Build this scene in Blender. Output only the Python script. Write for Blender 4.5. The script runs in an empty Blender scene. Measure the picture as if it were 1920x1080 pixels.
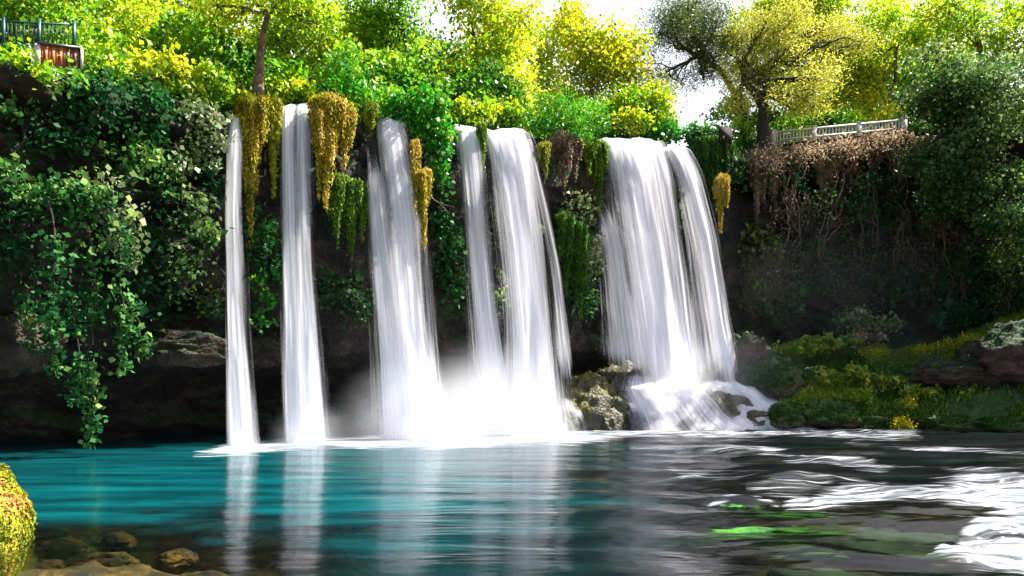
import bpy, math, random
import numpy as np
from mathutils import Vector
random.seed(7)
RNG = np.random.default_rng(7)
S = bpy.context.scene
R = math.radians
# ------------------------------------------------------------------ camera
F, HZ, CH = 1251.0, 720.0, 2.4           # focal length in photo pixels, horizon row, eye height above the pool
cam_d = bpy.data.cameras.new('camera'); cam = bpy.data.objects.new('camera', cam_d); S.collection.objects.link(cam)
cam.location = (0, 0, CH); cam.rotation_euler = (R(90), 0, 0)
cam_d.sensor_width = 36; cam_d.lens = F*36/1920; cam_d.shift_y = (HZ-540)/1920
cam_d.clip_end = 3000; cam_d.clip_start = 0.1
S.camera = cam
# ------------------------------------------------------------------ light
SUN_EL, SUN_AZ = 54.0, 74.0              # azimuth clockwise from +Y (view direction): sun behind and to the right
w = bpy.data.worlds.new('World'); S.world = w; w.use_nodes = True
nt = w.node_tree; bg = nt.nodes['Background']
sk = nt.nodes.new('ShaderNodeTexSky'); sk.sky_type = 'NISHITA'; sk.sun_disc = False
sk.sun_elevation = R(SUN_EL); sk.sun_rotation = R(SUN_AZ); sk.air_density = 1.0; sk.dust_density = 4.0; sk.ozone_density = 1.0
bg.inputs[1].default_value = 0.06
# bright cloud added to whiten the sky beyond the falls and backlight the leaves
tcw = nt.nodes.new('ShaderNodeTexCoord'); nzw = nt.nodes.new('ShaderNodeTexNoise'); nzw.inputs['Scale'].default_value = 2.2; nzw.inputs['Detail'].default_value = 6
spw = nt.nodes.new('ShaderNodeSeparateXYZ'); nt.links.new(tcw.outputs['Generated'], spw.inputs[0]); nt.links.new(tcw.outputs['Generated'], nzw.inputs['Vector'])
mzw = nt.nodes.new('ShaderNodeMapRange'); mzw.inputs[1].default_value = .25; mzw.inputs[2].default_value = .8; nt.links.new(spw.outputs[1], mzw.inputs[0])
maw = nt.nodes.new('ShaderNodeMath'); maw.operation = 'MULTIPLY_ADD'; maw.inputs[1].default_value = 1.6; maw.inputs[2].default_value = -.15; nt.links.new(nzw.outputs[0], maw.inputs[0])
mbw = nt.nodes.new('ShaderNodeMath'); mbw.operation = 'MULTIPLY'; mbw.use_clamp = True; nt.links.new(maw.outputs[0], mbw.inputs[0]); nt.links.new(mzw.outputs[0], mbw.inputs[1])
mxw = nt.nodes.new('ShaderNodeMixRGB'); mxw.inputs[2].default_value = (8.5, 8.6, 9.4, 1)
nt.links.new(mbw.outputs[0], mxw.inputs[0]); nt.links.new(sk.outputs[0], mxw.inputs[1]); nt.links.new(mxw.outputs[0], bg.inputs[0])
sd = bpy.data.lights.new('sun', 'SUN'); so = bpy.data.objects.new('sun', sd); S.collection.objects.link(so)
sd.energy = 5.0; sd.angle = R(0.5); sd.color = (1.0, 0.95, 0.86)
e, a = R(SUN_EL), R(SUN_AZ)
so.rotation_euler = Vector((math.sin(a)*math.cos(e), math.cos(a)*math.cos(e), math.sin(e))).to_track_quat('Z', 'Y').to_euler()
S.view_settings.view_transform = 'Standard'; S.view_settings.look = 'None'
S.view_settings.exposure = 2.0; S.view_settings.gamma = 1
S.render.engine = 'CYCLES'
S.cycles.transparent_max_bounces = 40; S.cycles.max_bounces = 6; S.cycles.volume_bounces = 2
S.cycles.volume_step_rate = 1.0; S.cycles.volume_max_steps = 64

# ------------------------------------------------------------------ helpers
def P(px, py, Y): return np.array(((px-960)/F*Y, Y, CH+(HZ-py)/F*Y))
def waterY(py): return CH*F/(py-HZ)
def interp(x, tab):
    t = np.array(tab, float); return np.interp(x, t[:, 0], t[:, 1])
def _h(i, j, k, s):
    n = (i.astype(np.int64)*374761393 + j.astype(np.int64)*668265263 + k.astype(np.int64)*2147483647 + s*974634777) & 0xffffffff
    n = ((n ^ (n >> 13))*1274126177) & 0xffffffff
    n = ((n ^ (n >> 16))*2246822519) & 0xffffffff
    return ((n ^ (n >> 15)) & 0xffff)/65535.0*2-1
def vn(x, y, z, s=0):
    x, y, z = np.broadcast_arrays(np.asarray(x, float), np.asarray(y, float), np.asarray(z, float))
    i, j, k = np.floor(x), np.floor(y), np.floor(z)
    fx, fy, fz = x-i, y-j, z-k
    fx = fx*fx*(3-2*fx); fy = fy*fy*(3-2*fy); fz = fz*fz*(3-2*fz)
    r = 0
    for a_ in (0, 1):
        for b_ in (0, 1):
            for c_ in (0, 1):
                r = r + _h(i+a_, j+b_, k+c_, s)*(fx if a_ else 1-fx)*(fy if b_ else 1-fy)*(fz if c_ else 1-fz)
    return r
def fbm(x, y, z, s=0, o=4):
    r = 0; A = 1.0; f = 1.0
    for q in range(o):
        r = r + A*vn(np.asarray(x)*f+q*17.3, np.asarray(y)*f+q*5.1, np.asarray(z)*f+q*9.7, s+q); A *= .5; f *= 2.03
    return r/1.6
def sstep(a_, b_, x):
    t = np.clip((x-a_)/(b_-a_), 0, 1); return t*t*(3-2*t)

def setp(o, label=None, cat=None, group=None, kind=None):
    if label: o['label'] = label
    if cat: o['category'] = cat
    if group: o['group'] = group
    if kind: o['kind'] = kind
    return o
def thing(name, label, cat, loc=(0, 0, 0), group=None):
    o = bpy.data.objects.new(name, None); S.collection.objects.link(o); o.location = [float(v) for v in loc]
    o.empty_display_size = .3
    return setp(o, label, cat, group)
def mk(name, V, Fc, mat, parent=None, attrs=None, smooth=False):
    """V (n,3) world space, Fc (m,k) one constant k"""
    V = np.asarray(V, np.float32).reshape(-1, 3)
    if parent is not None: V = V-np.array(parent.location, np.float32)
    Fc = np.asarray(Fc, np.int32); m, k = Fc.shape
    me = bpy.data.meshes.new(name)
    me.vertices.add(len(V)); me.vertices.foreach_set('co', V.ravel())
    me.loops.add(m*k); me.loops.foreach_set('vertex_index', Fc.ravel())
    me.polygons.add(m); me.polygons.foreach_set('loop_start', np.arange(0, m*k, k, dtype=np.int32))
    try: me.polygons.foreach_set('loop_total', np.full(m, k, np.int32))
    except Exception: pass
    me.update(calc_edges=True)
    if smooth: me.polygons.foreach_set('use_smooth', np.ones(m, bool))
    for n_, d in (attrs or {}).items():
        at = me.attributes.new(n_, 'FLOAT', 'POINT'); at.data.foreach_set('value', np.asarray(d, np.float32).ravel())
    me.materials.append(mat)
    o = bpy.data.objects.new(name, me); S.collection.objects.link(o)
    if parent is not None: o.parent = parent
    return o
def grid_faces(nr, nc):
    i = np.arange(nr-1)[:, None]*nc + np.arange(nc-1)[None]
    return np.stack([i, i+1, i+nc+1, i+nc], -1).reshape(-1, 4)
class MB:
    def __init__(s): s.v = []; s.f = []; s.n = 0
    def add(s, V, Fc):
        V = np.asarray(V, float).reshape(-1, 3); s.v.append(V); s.f.append(np.asarray(Fc)+s.n); s.n += len(V)
    def tube(s, pts, rad, sides=7):
        pts = np.asarray(pts, float); n = len(pts); rad = np.broadcast_to(rad, (n,)).astype(float)
        t = np.gradient(pts, axis=0); t /= np.linalg.norm(t, axis=1)[:, None]+1e-9
        ref = np.array([0.31, 0.17, 0.93]) if abs(t[0, 2]) < .85 else np.array([.95, .2, .1])
        a_ = np.cross(t, ref); a_ /= np.linalg.norm(a_, axis=1)[:, None]+1e-9
        b_ = np.cross(t, a_)
        th = np.linspace(0, 2*np.pi, sides, endpoint=False)
        V = pts[:, None]+rad[:, None, None]*(np.cos(th)[None, :, None]*a_[:, None]+np.sin(th)[None, :, None]*b_[:, None])
        i = np.arange(n-1)[:, None]*sides; j = np.arange(sides)[None]; k = (j+1) % sides
        s.add(V.reshape(-1, 3), np.stack([i+j, i+k, i+k+sides, i+j+sides], -1).reshape(-1, 4))
    def box(s, c, sz, ang=0, tilt=0):
        c = np.array(c, float); h = np.array(sz, float)/2
        V = np.array([[x, y, z] for x in (-1, 1) for y in (-1, 1) for z in (-1, 1)], float)*h
        V[:, 2] += V[:, 0]*math.tan(tilt)
        ca, sa = math.cos(ang), math.sin(ang)
        V = np.stack([V[:, 0]*ca-V[:, 1]*sa, V[:, 0]*sa+V[:, 1]*ca, V[:, 2]], 1)+c
        s.add(V, [[0, 1, 3, 2], [4, 6, 7, 5], [0, 4, 5, 1], [2, 3, 7, 6], [0, 2, 6, 4], [1, 5, 7, 3]])
    def build(s, name, mat, parent=None, smooth=False):
        return mk(name, np.concatenate(s.v), np.concatenate(s.f), mat, parent, smooth=smooth)
def curvy(p0, p1, n=6, wob=.1, sag=0):
    p0 = np.array(p0, float); p1 = np.array(p1, float); t = np.linspace(0, 1, n)[:, None]
    L_ = np.linalg.norm(p1-p0); q = p0+(p1-p0)*t
    q += RNG.normal(0, wob*L_/n, (n, 3))*np.sin(np.pi*t)
    q[:, 2] -= (sag*L_*np.sin(np.pi*t))[:, 0]
    return q

# ------------------------------------------------------------------ materials
def newmat(name):
    m = bpy.data.materials.new(name); m.use_nodes = True; m.node_tree.nodes.clear()
    return m, m.node_tree
def N(t, ty, **kw):
    n = t.nodes.new(ty)
    for k, v in kw.items():
        if k.startswith('i_'): n.inputs[k[2:].replace('_', ' ')].default_value = v
        else: setattr(n, k, v)
    return n
def ramp(t, stops):
    r = t.nodes.new('ShaderNodeValToRGB'); el = r.color_ramp.elements
    while len(el) < len(stops): el.new(.5)
    for q, (p, c) in zip(el, stops): q.position = p; q.color = (*c, 1)
    return r
def leaf_mat(name, stops, trans=.4, rough=.45, spec=.4):
    m, t = newmat(name)
    at = N(t, 'ShaderNodeAttribute', attribute_name='tone')
    r = ramp(t, stops); t.links.new(at.outputs['Fac'], r.inputs[0])
    p = N(t, 'ShaderNodeBsdfPrincipled'); p.inputs['Roughness'].default_value = rough; p.inputs['Specular IOR Level'].default_value = spec
    tr = N(t, 'ShaderNodeBsdfTranslucent'); mx = N(t, 'ShaderNodeMixShader'); mx.inputs[0].default_value = trans
    o = N(t, 'ShaderNodeOutputMaterial')
    t.links.new(r.outputs[0], p.inputs['Base Color']); t.links.new(r.outputs[0], tr.inputs[0])
    t.links.new(p.outputs[0], mx.inputs[1]); t.links.new(tr.outputs[0], mx.inputs[2]); t.links.new(mx.outputs[0], o.inputs[0])
    return m
def rock_mat(name, stops, scale=1.0, moss=None, moss_amt=.5, bump=.6, rough=.9):
    m, t = newmat(name)
    tc = N(t, 'ShaderNodeTexCoord')
    g = N(t, 'ShaderNodeNewGeometry')
    n1 = N(t, 'ShaderNodeTexNoise'); n1.inputs['Scale'].default_value = .9*scale; n1.inputs['Detail'].default_value = 8; n1.inputs['Roughness'].default_value = .65
    n2 = N(t, 'ShaderNodeTexNoise'); n2.inputs['Scale'].default_value = 5*scale; n2.inputs['Detail'].default_value = 6
    t.links.new(g.outputs['Position'], n1.inputs['Vector']); t.links.new(g.outputs['Position'], n2.inputs['Vector'])
    r = ramp(t, stops); t.links.new(n1.outputs[0], r.inputs[0])
    col = r.outputs[0]
    if moss:
        n3 = N(t, 'ShaderNodeTexNoise'); n3.inputs['Scale'].default_value = .7*scale; n3.inputs['Detail'].default_value = 7
        t.links.new(g.outputs['Position'], n3.inputs['Vector'])
        sp = N(t, 'ShaderNodeSeparateXYZ'); t.links.new(g.outputs['Normal'], sp.inputs[0])
        ma = N(t, 'ShaderNodeMath', operation='MULTIPLY_ADD'); ma.inputs[1].default_value = .35; t.links.new(sp.outputs[2], ma.inputs[0]); t.links.new(n3.outputs[0], ma.inputs[2])
        mr = N(t, 'ShaderNodeMapRange'); mr.inputs[1].default_value = .75-moss_amt*.5; mr.inputs[2].default_value = .9-moss_amt*.5
        t.links.new(ma.outputs[0], mr.inputs[0])
        rm = ramp(t, moss); t.links.new(n2.outputs[0], rm.inputs[0])
        mc = N(t, 'ShaderNodeMixRGB'); t.links.new(mr.outputs[0], mc.inputs[0]); t.links.new(col, mc.inputs[1]); t.links.new(rm.outputs[0], mc.inputs[2])
        col = mc.outputs[0]
    p = N(t, 'ShaderNodeBsdfPrincipled'); p.inputs['Roughness'].default_value = rough
    b = N(t, 'ShaderNodeBump'); b.inputs['Strength'].default_value = bump; b.inputs['Distance'].default_value = .25/scale
    ad = N(t, 'ShaderNodeMath', operation='ADD'); t.links.new(n1.outputs[0], ad.inputs[0]); t.links.new(n2.outputs[0], ad.inputs[1])
    t.links.new(ad.outputs[0], b.inputs['Height']); t.links.new(b.outputs[0], p.inputs['Normal'])
    t.links.new(col, p.inputs['Base Color'])
    o = N(t, 'ShaderNodeOutputMaterial'); t.links.new(p.outputs[0], o.inputs[0])
    return m
def plain(name, col, rough=.6, metal=0, var=.25, scale=6):
    m, t = newmat(name)
    g = N(t, 'ShaderNodeNewGeometry'); n1 = N(t, 'ShaderNodeTexNoise'); n1.inputs['Scale'].default_value = scale; n1.inputs['Detail'].default_value = 5
    t.links.new(g.outputs['Position'], n1.inputs['Vector'])
    r = ramp(t, [(.3, tuple(c*(1-var) for c in col)), (.7, tuple(min(1, c*(1+var)) for c in col))]); t.links.new(n1.outputs[0], r.inputs[0])
    p = N(t, 'ShaderNodeBsdfPrincipled'); p.inputs['Roughness'].default_value = rough; p.inputs['Metallic'].default_value = metal
    t.links.new(r.outputs[0], p.inputs['Base Color'])
    o = N(t, 'ShaderNodeOutputMaterial'); t.links.new(p.outputs[0], o.inputs[0])
    return m
M = {}
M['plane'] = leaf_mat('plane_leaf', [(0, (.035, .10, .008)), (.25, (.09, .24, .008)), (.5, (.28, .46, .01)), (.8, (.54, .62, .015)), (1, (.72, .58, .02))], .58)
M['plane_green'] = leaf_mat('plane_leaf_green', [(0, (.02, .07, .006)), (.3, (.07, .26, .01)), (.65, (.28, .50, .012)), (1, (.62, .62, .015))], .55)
M['yellow'] = leaf_mat('yellow_leaf', [(0, (.08, .16, .01)), (.3, (.36, .48, .012)), (.65, (.66, .62, .015)), (1, (.78, .54, .02))], .58)
M['bright'] = leaf_mat('bright_green_leaf', [(0, (.008, .09, .006)), (.5, (.03, .30, .012)), (.85, (.16, .45, .012)), (1, (.35, .42, .02))], .4)
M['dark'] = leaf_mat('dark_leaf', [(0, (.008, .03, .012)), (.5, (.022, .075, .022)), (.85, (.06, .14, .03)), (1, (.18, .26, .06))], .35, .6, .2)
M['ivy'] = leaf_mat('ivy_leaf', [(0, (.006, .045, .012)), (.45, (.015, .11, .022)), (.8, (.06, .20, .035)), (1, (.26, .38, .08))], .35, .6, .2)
M['pale'] = leaf_mat('pale_shrub_leaf', [(0, (.07, .12, .04)), (.5, (.20, .27, .10)), (1, (.48, .48, .25))], .35)
M['olive'] = leaf_mat('needle_leaf', [(0, (.03, .06, .015)), (.5, (.10, .16, .03)), (1, (.28, .34, .06))], .4)
M['feather'] = leaf_mat('feathery_leaf', [(0, (.10, .13, .03)), (.45, (.30, .36, .03)), (1, (.60, .56, .06))], .5)
M['moss_gold'] = leaf_mat('golden_moss', [(0, (.05, .08, .008)), (.35, (.26, .26, .01)), (.65, (.56, .42, .015)), (.85, (.62, .40, .03)), (1, (.66, .50, .16))], .3, .7, .2)
M['moss_green'] = leaf_mat('green_moss', [(0, (.01, .05, .006)), (.5, (.05, .18, .01)), (1, (.26, .34, .015))], .3, .7, .2)
M['moss_front'] = leaf_mat('patchy_moss', [(0, (.03, .04, .006)), (.3, (.12, .17, .01)), (.55, (.28, .30, .012)), (.78, (.36, .28, .02)), (1, (.42, .20, .06))], .25, .7, .2)
M['moss_lime'] = leaf_mat('lime_moss', [(0, (.09, .13, .01)), (.5, (.32, .36, .015)), (1, (.52, .44, .02))], .3, .7, .2)
M['dry'] = leaf_mat('dry_plant', [(0, (.06, .045, .025)), (.5, (.22, .155, .09)), (1, (.56, .42, .27))], .3, .8, .2)
M['grass'] = leaf_mat('grass_blade', [(0, (.02, .06, .008)), (.45, (.07, .17, .015)), (.8, (.22, .34, .025)), (1, (.42, .40, .06))], .3, .6, .2)
MG = [(.35, (.004, .014, .002)), (.6, (.014, .04, .005)), (.8, (.06, .07, .01))]
M['cliff'] = rock_mat('cliff_rock', [(.3, (.002, .0018, .0015)), (.5, (.009, .006, .004)), (.62, (.05, .031, .02)), (.82, (.14, .09, .06))], .8, MG, .5, 1.0)
M['redrock'] = rock_mat('reddish_rock', [(.3, (.022, .014, .010)), (.5, (.07, .042, .03)), (.75, (.17, .11, .08))], .8, MG, .3, .8)
M['ledge'] = rock_mat('ledge_rock', [(.3, (.012, .008, .006)), (.5, (.04, .025, .018)), (.75, (.13, .085, .06))], .9, MG, .3, 1.0)
M['wetrock'] = rock_mat('wet_rock', [(.3, (.012, .012, .013)), (.5, (.04, .035, .035)), (.75, (.10, .085, .08))], 1.6, [(.3, (.012, .018, .004)), (.55, (.05, .042, .008)), (.8, (.11, .08, .018))], .7, .7, .5)
M['bank'] = rock_mat('bank_earth', [(.3, (.03, .022, .014)), (.5, (.09, .06, .035)), (.75, (.20, .13, .08))], 1.0, [(.3, (.015, .045, .008)), (.6, (.05, .10, .015)), (.8, (.12, .13, .02))], .75, .8)
M['bark'] = rock_mat('bark', [(.3, (.05, .03, .02)), (.5, (.15, .09, .055)), (.75, (.34, .22, .15))], 3.0, None, 0, .6)
M['bark_dark'] = rock_mat('dark_bark', [(.3, (.015, .010, .009)), (.6, (.05, .035, .03))], 3.0, None, 0, .6)
M['soil'] = rock_mat('plateau_soil', [(.3, (.05, .05, .02)), (.6, (.12, .10, .05))], .5, None, 0, .4)

# water
def water_mat():
    m, t = newmat('pool_water')
    L = t.links.new
    g = N(t, 'ShaderNodeNewGeometry')
    fo = N(t, 'ShaderNodeAttribute', attribute_name='foam'); te = N(t, 'ShaderNodeAttribute', attribute_name='teal'); cl = N(t, 'ShaderNodeAttribute', attribute_name='clear')
    mp = N(t, 'ShaderNodeMapping'); mp.inputs['Scale'].default_value = (.55, 3.2, 1); L(g.outputs['Position'], mp.inputs[0])
    n1 = N(t, 'ShaderNodeTexNoise'); n1.inputs['Scale'].default_value = 1.6; n1.inputs['Detail'].default_value = 4; n1.inputs['Distortion'].default_value = .6; L(mp.outputs[0], n1.inputs['Vector'])
    mp2 = N(t, 'ShaderNodeMapping'); mp2.inputs['Scale'].default_value = (.12, .8, 1); L(g.outputs['Position'], mp2.inputs[0])
    n2 = N(t, 'ShaderNodeTexNoise'); n2.inputs['Scale'].default_value = 2; n2.inputs['Detail'].default_value = 5; L(mp2.outputs[0], n2.inputs['Vector'])
    b = N(t, 'ShaderNodeBump'); b.inputs['Strength'].default_value = .12; b.inputs['Distance'].default_value = .10; L(n1.outputs[0], b.inputs['Height'])
    # body colour: turquoise pool, grey-green river
    tn = ramp(t, [(.3, (.0005, .022, .028)), (.5, (.0005, .048, .057)), (.7, (.001, .088, .098))]); L(n2.outputs[0], tn.inputs[0])
    dk = ramp(t, [(.35, (.001, .0016, .002)), (.6, (.0035, .0055, .006)), (.8, (.014, .018, .020))]); L(n2.outputs[0], dk.inputs[0])
    mc = N(t, 'ShaderNodeMixRGB'); L(te.outputs['Fac'], mc.inputs[0]); L(dk.outputs[0], mc.inputs[1]); L(tn.outputs[0], mc.inputs[2])
    df = N(t, 'ShaderNodeBsdfDiffuse'); L(mc.outputs[0], df.inputs[0]); L(b.outputs[0], df.inputs['Normal'])
    tr = N(t, 'ShaderNodeBsdfTransparent'); tr.inputs[0].default_value = (.9, .93, .86, 1)
    m1 = N(t, 'ShaderNodeMixShader'); L(cl.outputs['Fac'], m1.inputs[0]); L(df.outputs[0], m1.inputs[1]); L(tr.outputs[0], m1.inputs[2])
    gl = N(t, 'ShaderNodeBsdfGlossy'); gl.inputs['Roughness'].default_value = .11; L(b.outputs[0], gl.inputs['Normal'])
    fr = N(t, 'ShaderNodeFresnel'); fr.inputs[0].default_value = 1.29; L(b.outputs[0], fr.inputs['Normal'])
    m2 = N(t, 'ShaderNodeMixShader'); L(fr.outputs[0], m2.inputs[0]); L(m1.outputs[0], m2.inputs[1]); L(gl.outputs[0], m2.inputs[2])
    mp3 = N(t, 'ShaderNodeMapping'); mp3.inputs['Scale'].default_value = (.38, 6.0, 2); mp3.inputs['Rotation'].default_value = (0, 0, R(-6))
    nw = N(t, 'ShaderNodeTexNoise'); nw.inputs['Scale'].default_value = .55; nw.inputs['Detail'].default_value = 2; L(g.outputs['Position'], nw.inputs['Vector'])
    nwm = N(t, 'ShaderNodeVectorMath', operation='MULTIPLY_ADD'); nwm.inputs[1].default_value = (0, .9, 0); L(nw.outputs['Color'], nwm.inputs[0]); L(g.outputs['Position'], nwm.inputs[2]); L(nwm.outputs[0], mp3.inputs[0])
    n3 = N(t, 'ShaderNodeTexNoise'); n3.inputs['Scale'].default_value = 1.5; n3.inputs['Detail'].default_value = 6; n3.inputs['Distortion'].default_value = .5; L(mp3.outputs[0], n3.inputs['Vector'])
    # foam coverage = attribute broken by streaks
    s1 = N(t, 'ShaderNodeMath', operation='MULTIPLY_ADD'); s1.inputs[1].default_value = 2.1; s1.inputs[2].default_value = -1.05; L(n3.outputs[0], s1.inputs[0])
    s0 = N(t, 'ShaderNodeMath', operation='MULTIPLY', use_clamp=True); s0.inputs[1].default_value = 3; L(fo.outputs['Fac'], s0.inputs[0])
    s5 = N(t, 'ShaderNodeMath', operation='MULTIPLY'); L(s0.outputs[0], s5.inputs[0]); L(s1.outputs[0], s5.inputs[1])
    s2 = N(t, 'ShaderNodeMath', operation='ADD'); L(s5.outputs[0], s2.inputs[0]); L(fo.outputs['Fac'], s2.inputs[1])
    s3 = N(t, 'ShaderNodeMapRange'); s3.interpolation_type = 'SMOOTHSTEP'; s3.inputs[1].default_value = .12; s3.inputs[2].default_value = 1.45; L(s2.outputs[0], s3.inputs[0])
    fb = N(t, 'ShaderNodeBump'); fb.inputs['Strength'].default_value = .5; fb.inputs['Distance'].default_value = .15; L(n3.outputs[0], fb.inputs['Height'])
    fr2 = ramp(t, [(.34, (.07, .09, .10)), (.5, (.20, .22, .25)), (.66, (.55, .57, .62))]); L(n3.outputs[0], fr2.inputs[0])  # grey shading of the foam streaks put into their colour
    fd = N(t, 'ShaderNodeBsdfDiffuse'); L(fr2.outputs[0], fd.inputs[0]); L(fb.outputs[0], fd.inputs['Normal'])
    m3 = N(t, 'ShaderNodeMixShader'); L(s3.outputs[0], m3.inputs[0]); L(m2.outputs[0], m3.inputs[1]); L(fd.outputs[0], m3.inputs[2])
    o = N(t, 'ShaderNodeOutputMaterial'); L(m3.outputs[0], o.inputs[0])
    return m
M['water'] = water_mat()
def fall_mat():
    m, t = newmat('falling_water')
    L = t.links.new
    u = N(t, 'ShaderNodeAttribute', attribute_name='fu'); v = N(t, 'ShaderNodeAttribute', attribute_name='fv'); d = N(t, 'ShaderNodeAttribute', attribute_name='dens')
    cx = N(t, 'ShaderNodeCombineXYZ'); L(u.outputs['Fac'], cx.inputs[0]); L(v.outputs['Fac'], cx.inputs[1])
    mp = N(t, 'ShaderNodeMapping'); mp.inputs['Scale'].default_value = (7, .10, 1); L(cx.outputs[0], mp.inputs[0])
    n1 = N(t, 'ShaderNodeTexNoise'); n1.inputs['Scale'].default_value = 1.6; n1.inputs['Detail'].default_value = 5; n1.inputs['Roughness'].default_value = .62; L(mp.outputs[0], n1.inputs['Vector'])
    a1 = N(t, 'ShaderNodeMath', operation='MULTIPLY_ADD'); a1.inputs[1].default_value = 1.7; a1.inputs[2].default_value = -.85; L(n1.outputs[0], a1.inputs[0])
    mpb = N(t, 'ShaderNodeMapping'); mpb.inputs['Scale'].default_value = (1.3, .05, 1); L(cx.outputs[0], mpb.inputs[0])
    nb_ = N(t, 'ShaderNodeTexNoise'); nb_.inputs['Scale'].default_value = 1.6; nb_.inputs['Detail'].default_value = 3; L(mpb.outputs[0], nb_.inputs['Vector'])
    a3 = N(t, 'ShaderNodeMath', operation='MULTIPLY_ADD'); a3.inputs[1].default_value = 1.9; a3.inputs[2].default_value = -.95; L(nb_.outputs[0], a3.inputs[0])
    a4 = N(t, 'ShaderNodeMath', operation='ADD'); L(a1.outputs[0], a4.inputs[0]); L(a3.outputs[0], a4.inputs[1])
    a2 = N(t, 'ShaderNodeMath', operation='ADD'); L(a4.outputs[0], a2.inputs[0]); L(d.outputs['Fac'], a2.inputs[1])
    mr = N(t, 'ShaderNodeMapRange'); mr.interpolation_type = 'SMOOTHSTEP'; mr.inputs[1].default_value = .0; mr.inputs[2].default_value = 1.35; L(a2.outputs[0], mr.inputs[0])
    df = N(t, 'ShaderNodeBsdfDiffuse'); df.inputs[0].default_value = (.93, .92, .96, 1)
    tl = N(t, 'ShaderNodeBsdfTranslucent'); tl.inputs[0].default_value = (.93, .92, .98, 1)
    mx = N(t, 'ShaderNodeMixShader'); mx.inputs[0].default_value = .45; L(df.outputs[0], mx.inputs[1]); L(tl.outputs[0], mx.inputs[2])
    tr = N(t, 'ShaderNodeBsdfTransparent'); m2 = N(t, 'ShaderNodeMixShader'); L(mr.outputs[0], m2.inputs[0]); L(tr.outputs[0], m2.inputs[1]); L(mx.outputs[0], m2.inputs[2])
    o = N(t, 'ShaderNodeOutputMaterial'); L(m2.outputs[0], o.inputs[0])
    return m
M['fall'] = fall_mat()

# ------------------------------------------------------------------ cliff surface
LIPY = [(-600, 18), (-200, 20), (0, 21.2), (200, 23.6), (440, 27), (640, 28.6), (730, 30.2), (900, 32.5), (1000, 34), (1150, 37.8), (1300, 39.2), (1400, 42.5), (1600, 44.5), (1920, 42), (2300, 36), (2800, 28)]
LIPP = [(-600, 60), (0, 128), (150, 132), (300, 152), (420, 196), (600, 188), (700, 212), (850, 223), (1000, 238), (1150, 250), (1280, 268), (1370, 276), (1450, 276), (1560, 264), (1690, 250), (1800, 255), (1920, 258), (2800, 200)]
CAVE = [(-600, 3.5), (0, 4.5), (440, 5.4), (640, 5.4), (1000, 4.6), (1200, 3.2), (1380, .5), (1500, -.8), (2800, -1)]
def lipY(px): return interp(px, LIPY)
def lipZ(px): return CH+(HZ-interp(px, LIPP))/F*lipY(px)
def cliffF(px, z):
    L = lipY(px); Z = lipZ(px); t = np.clip((Z-z)/Z, -.05, 1.1)
    prof = np.interp(t, [-.05, 0, .03, .12, .3, .5, .66, .74, .80, .88, 1.1], [.9, .5, .02, 0, .05, .12, .18, .24, .85, 1.15, 1.2])
    X = (px-960)/F*L
    n = fbm(X*.35, z*.45, 0, 3, 5)*1.4+fbm(X*1.3, z*1.6, 0, 9, 3)*.45+(np.abs(fbm(X*.6, z*.9, 3, 14, 4))-.25)*1.3
    mid = sstep(405, 430, px)*(1-sstep(1385, 1420, px)); n = n*(1-mid)+mid*(np.maximum(n, -.05*0-.1)*.8+.25)
    return L+prof*interp(px, CAVE)+n*(1-.85*np.exp(-((z-Z)/.7)**2))
def cliffP(px, py, off=0):
    px = np.asarray(px, float); py = np.asarray(py, float); Y = lipY(px)+0*py
    for _ in range(6): Y = .5*Y+.5*cliffF(px, CH+(HZ-py)/F*Y)
    Y = Y-off
    return np.stack([(px-960)/F*Y, Y, CH+(HZ-py)/F*Y], -1)
pxs = np.linspace(-600, 2800, 620)
zs = np.linspace(0, 1, 190)
PX = np.tile(pxs, (len(zs), 1)); ZZ = lipZ(PX)*(1-zs[:, None])-1.5*zs[:, None]
YY = cliffF(PX, ZZ)
V = np.stack([(PX-960)/F*YY, YY, ZZ], -1)
mk('cliff', V.reshape(-1, 3), grid_faces(*PX.shape), M['cliff'], smooth=True)['kind'] = 'structure'
# plateau behind the lip
dz = np.array([0, .3, .8, 1.6, 3, 6, 10, 18, 35, 80, 300, 1500.])
PX2 = np.tile(pxs[::4], (len(dz), 1)); Y0 = cliffF(PX2, lipZ(PX2))
Y2 = Y0+dz[:, None]
Z2 = lipZ(PX2)+np.minimum(dz[:, None], 40)*.02+fbm(PX2*.01, Y2*.4, 0, 5, 3)*.18*np.minimum(dz[:, None], 1)
X2 = (PX2-960)/F*Y2
mk('plateau_ground', np.stack([X2, Y2, Z2], -1).reshape(-1, 3), grid_faces(*PX2.shape), M['soil'], smooth=True)['kind'] = 'structure'

# ------------------------------------------------------------------ water surface and river bed
def polysd(x, y, poly):
    poly = np.array(poly, float); n = len(poly)
    d = np.full(x.shape, 1e9); inside = np.zeros(x.shape, bool)
    for i in range(n):
        a_, b_ = poly[i], poly[(i+1) % n]; e_ = b_-a_
        wx, wy = x-a_[0], y-a_[1]
        h = np.clip((wx*e_[0]+wy*e_[1])/(e_@e_), 0, 1)
        d = np.minimum(d, np.hypot(wx-e_[0]*h, wy-e_[1]*h))
        c = (a_[1] > y) != (b_[1] > y)
        inside ^= c & (x < (b_[0]-a_[0])*(y-a_[1])/(b_[1]-a_[1]+1e-12)+a_[0])
    return np.where(inside, d, -d)
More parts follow.
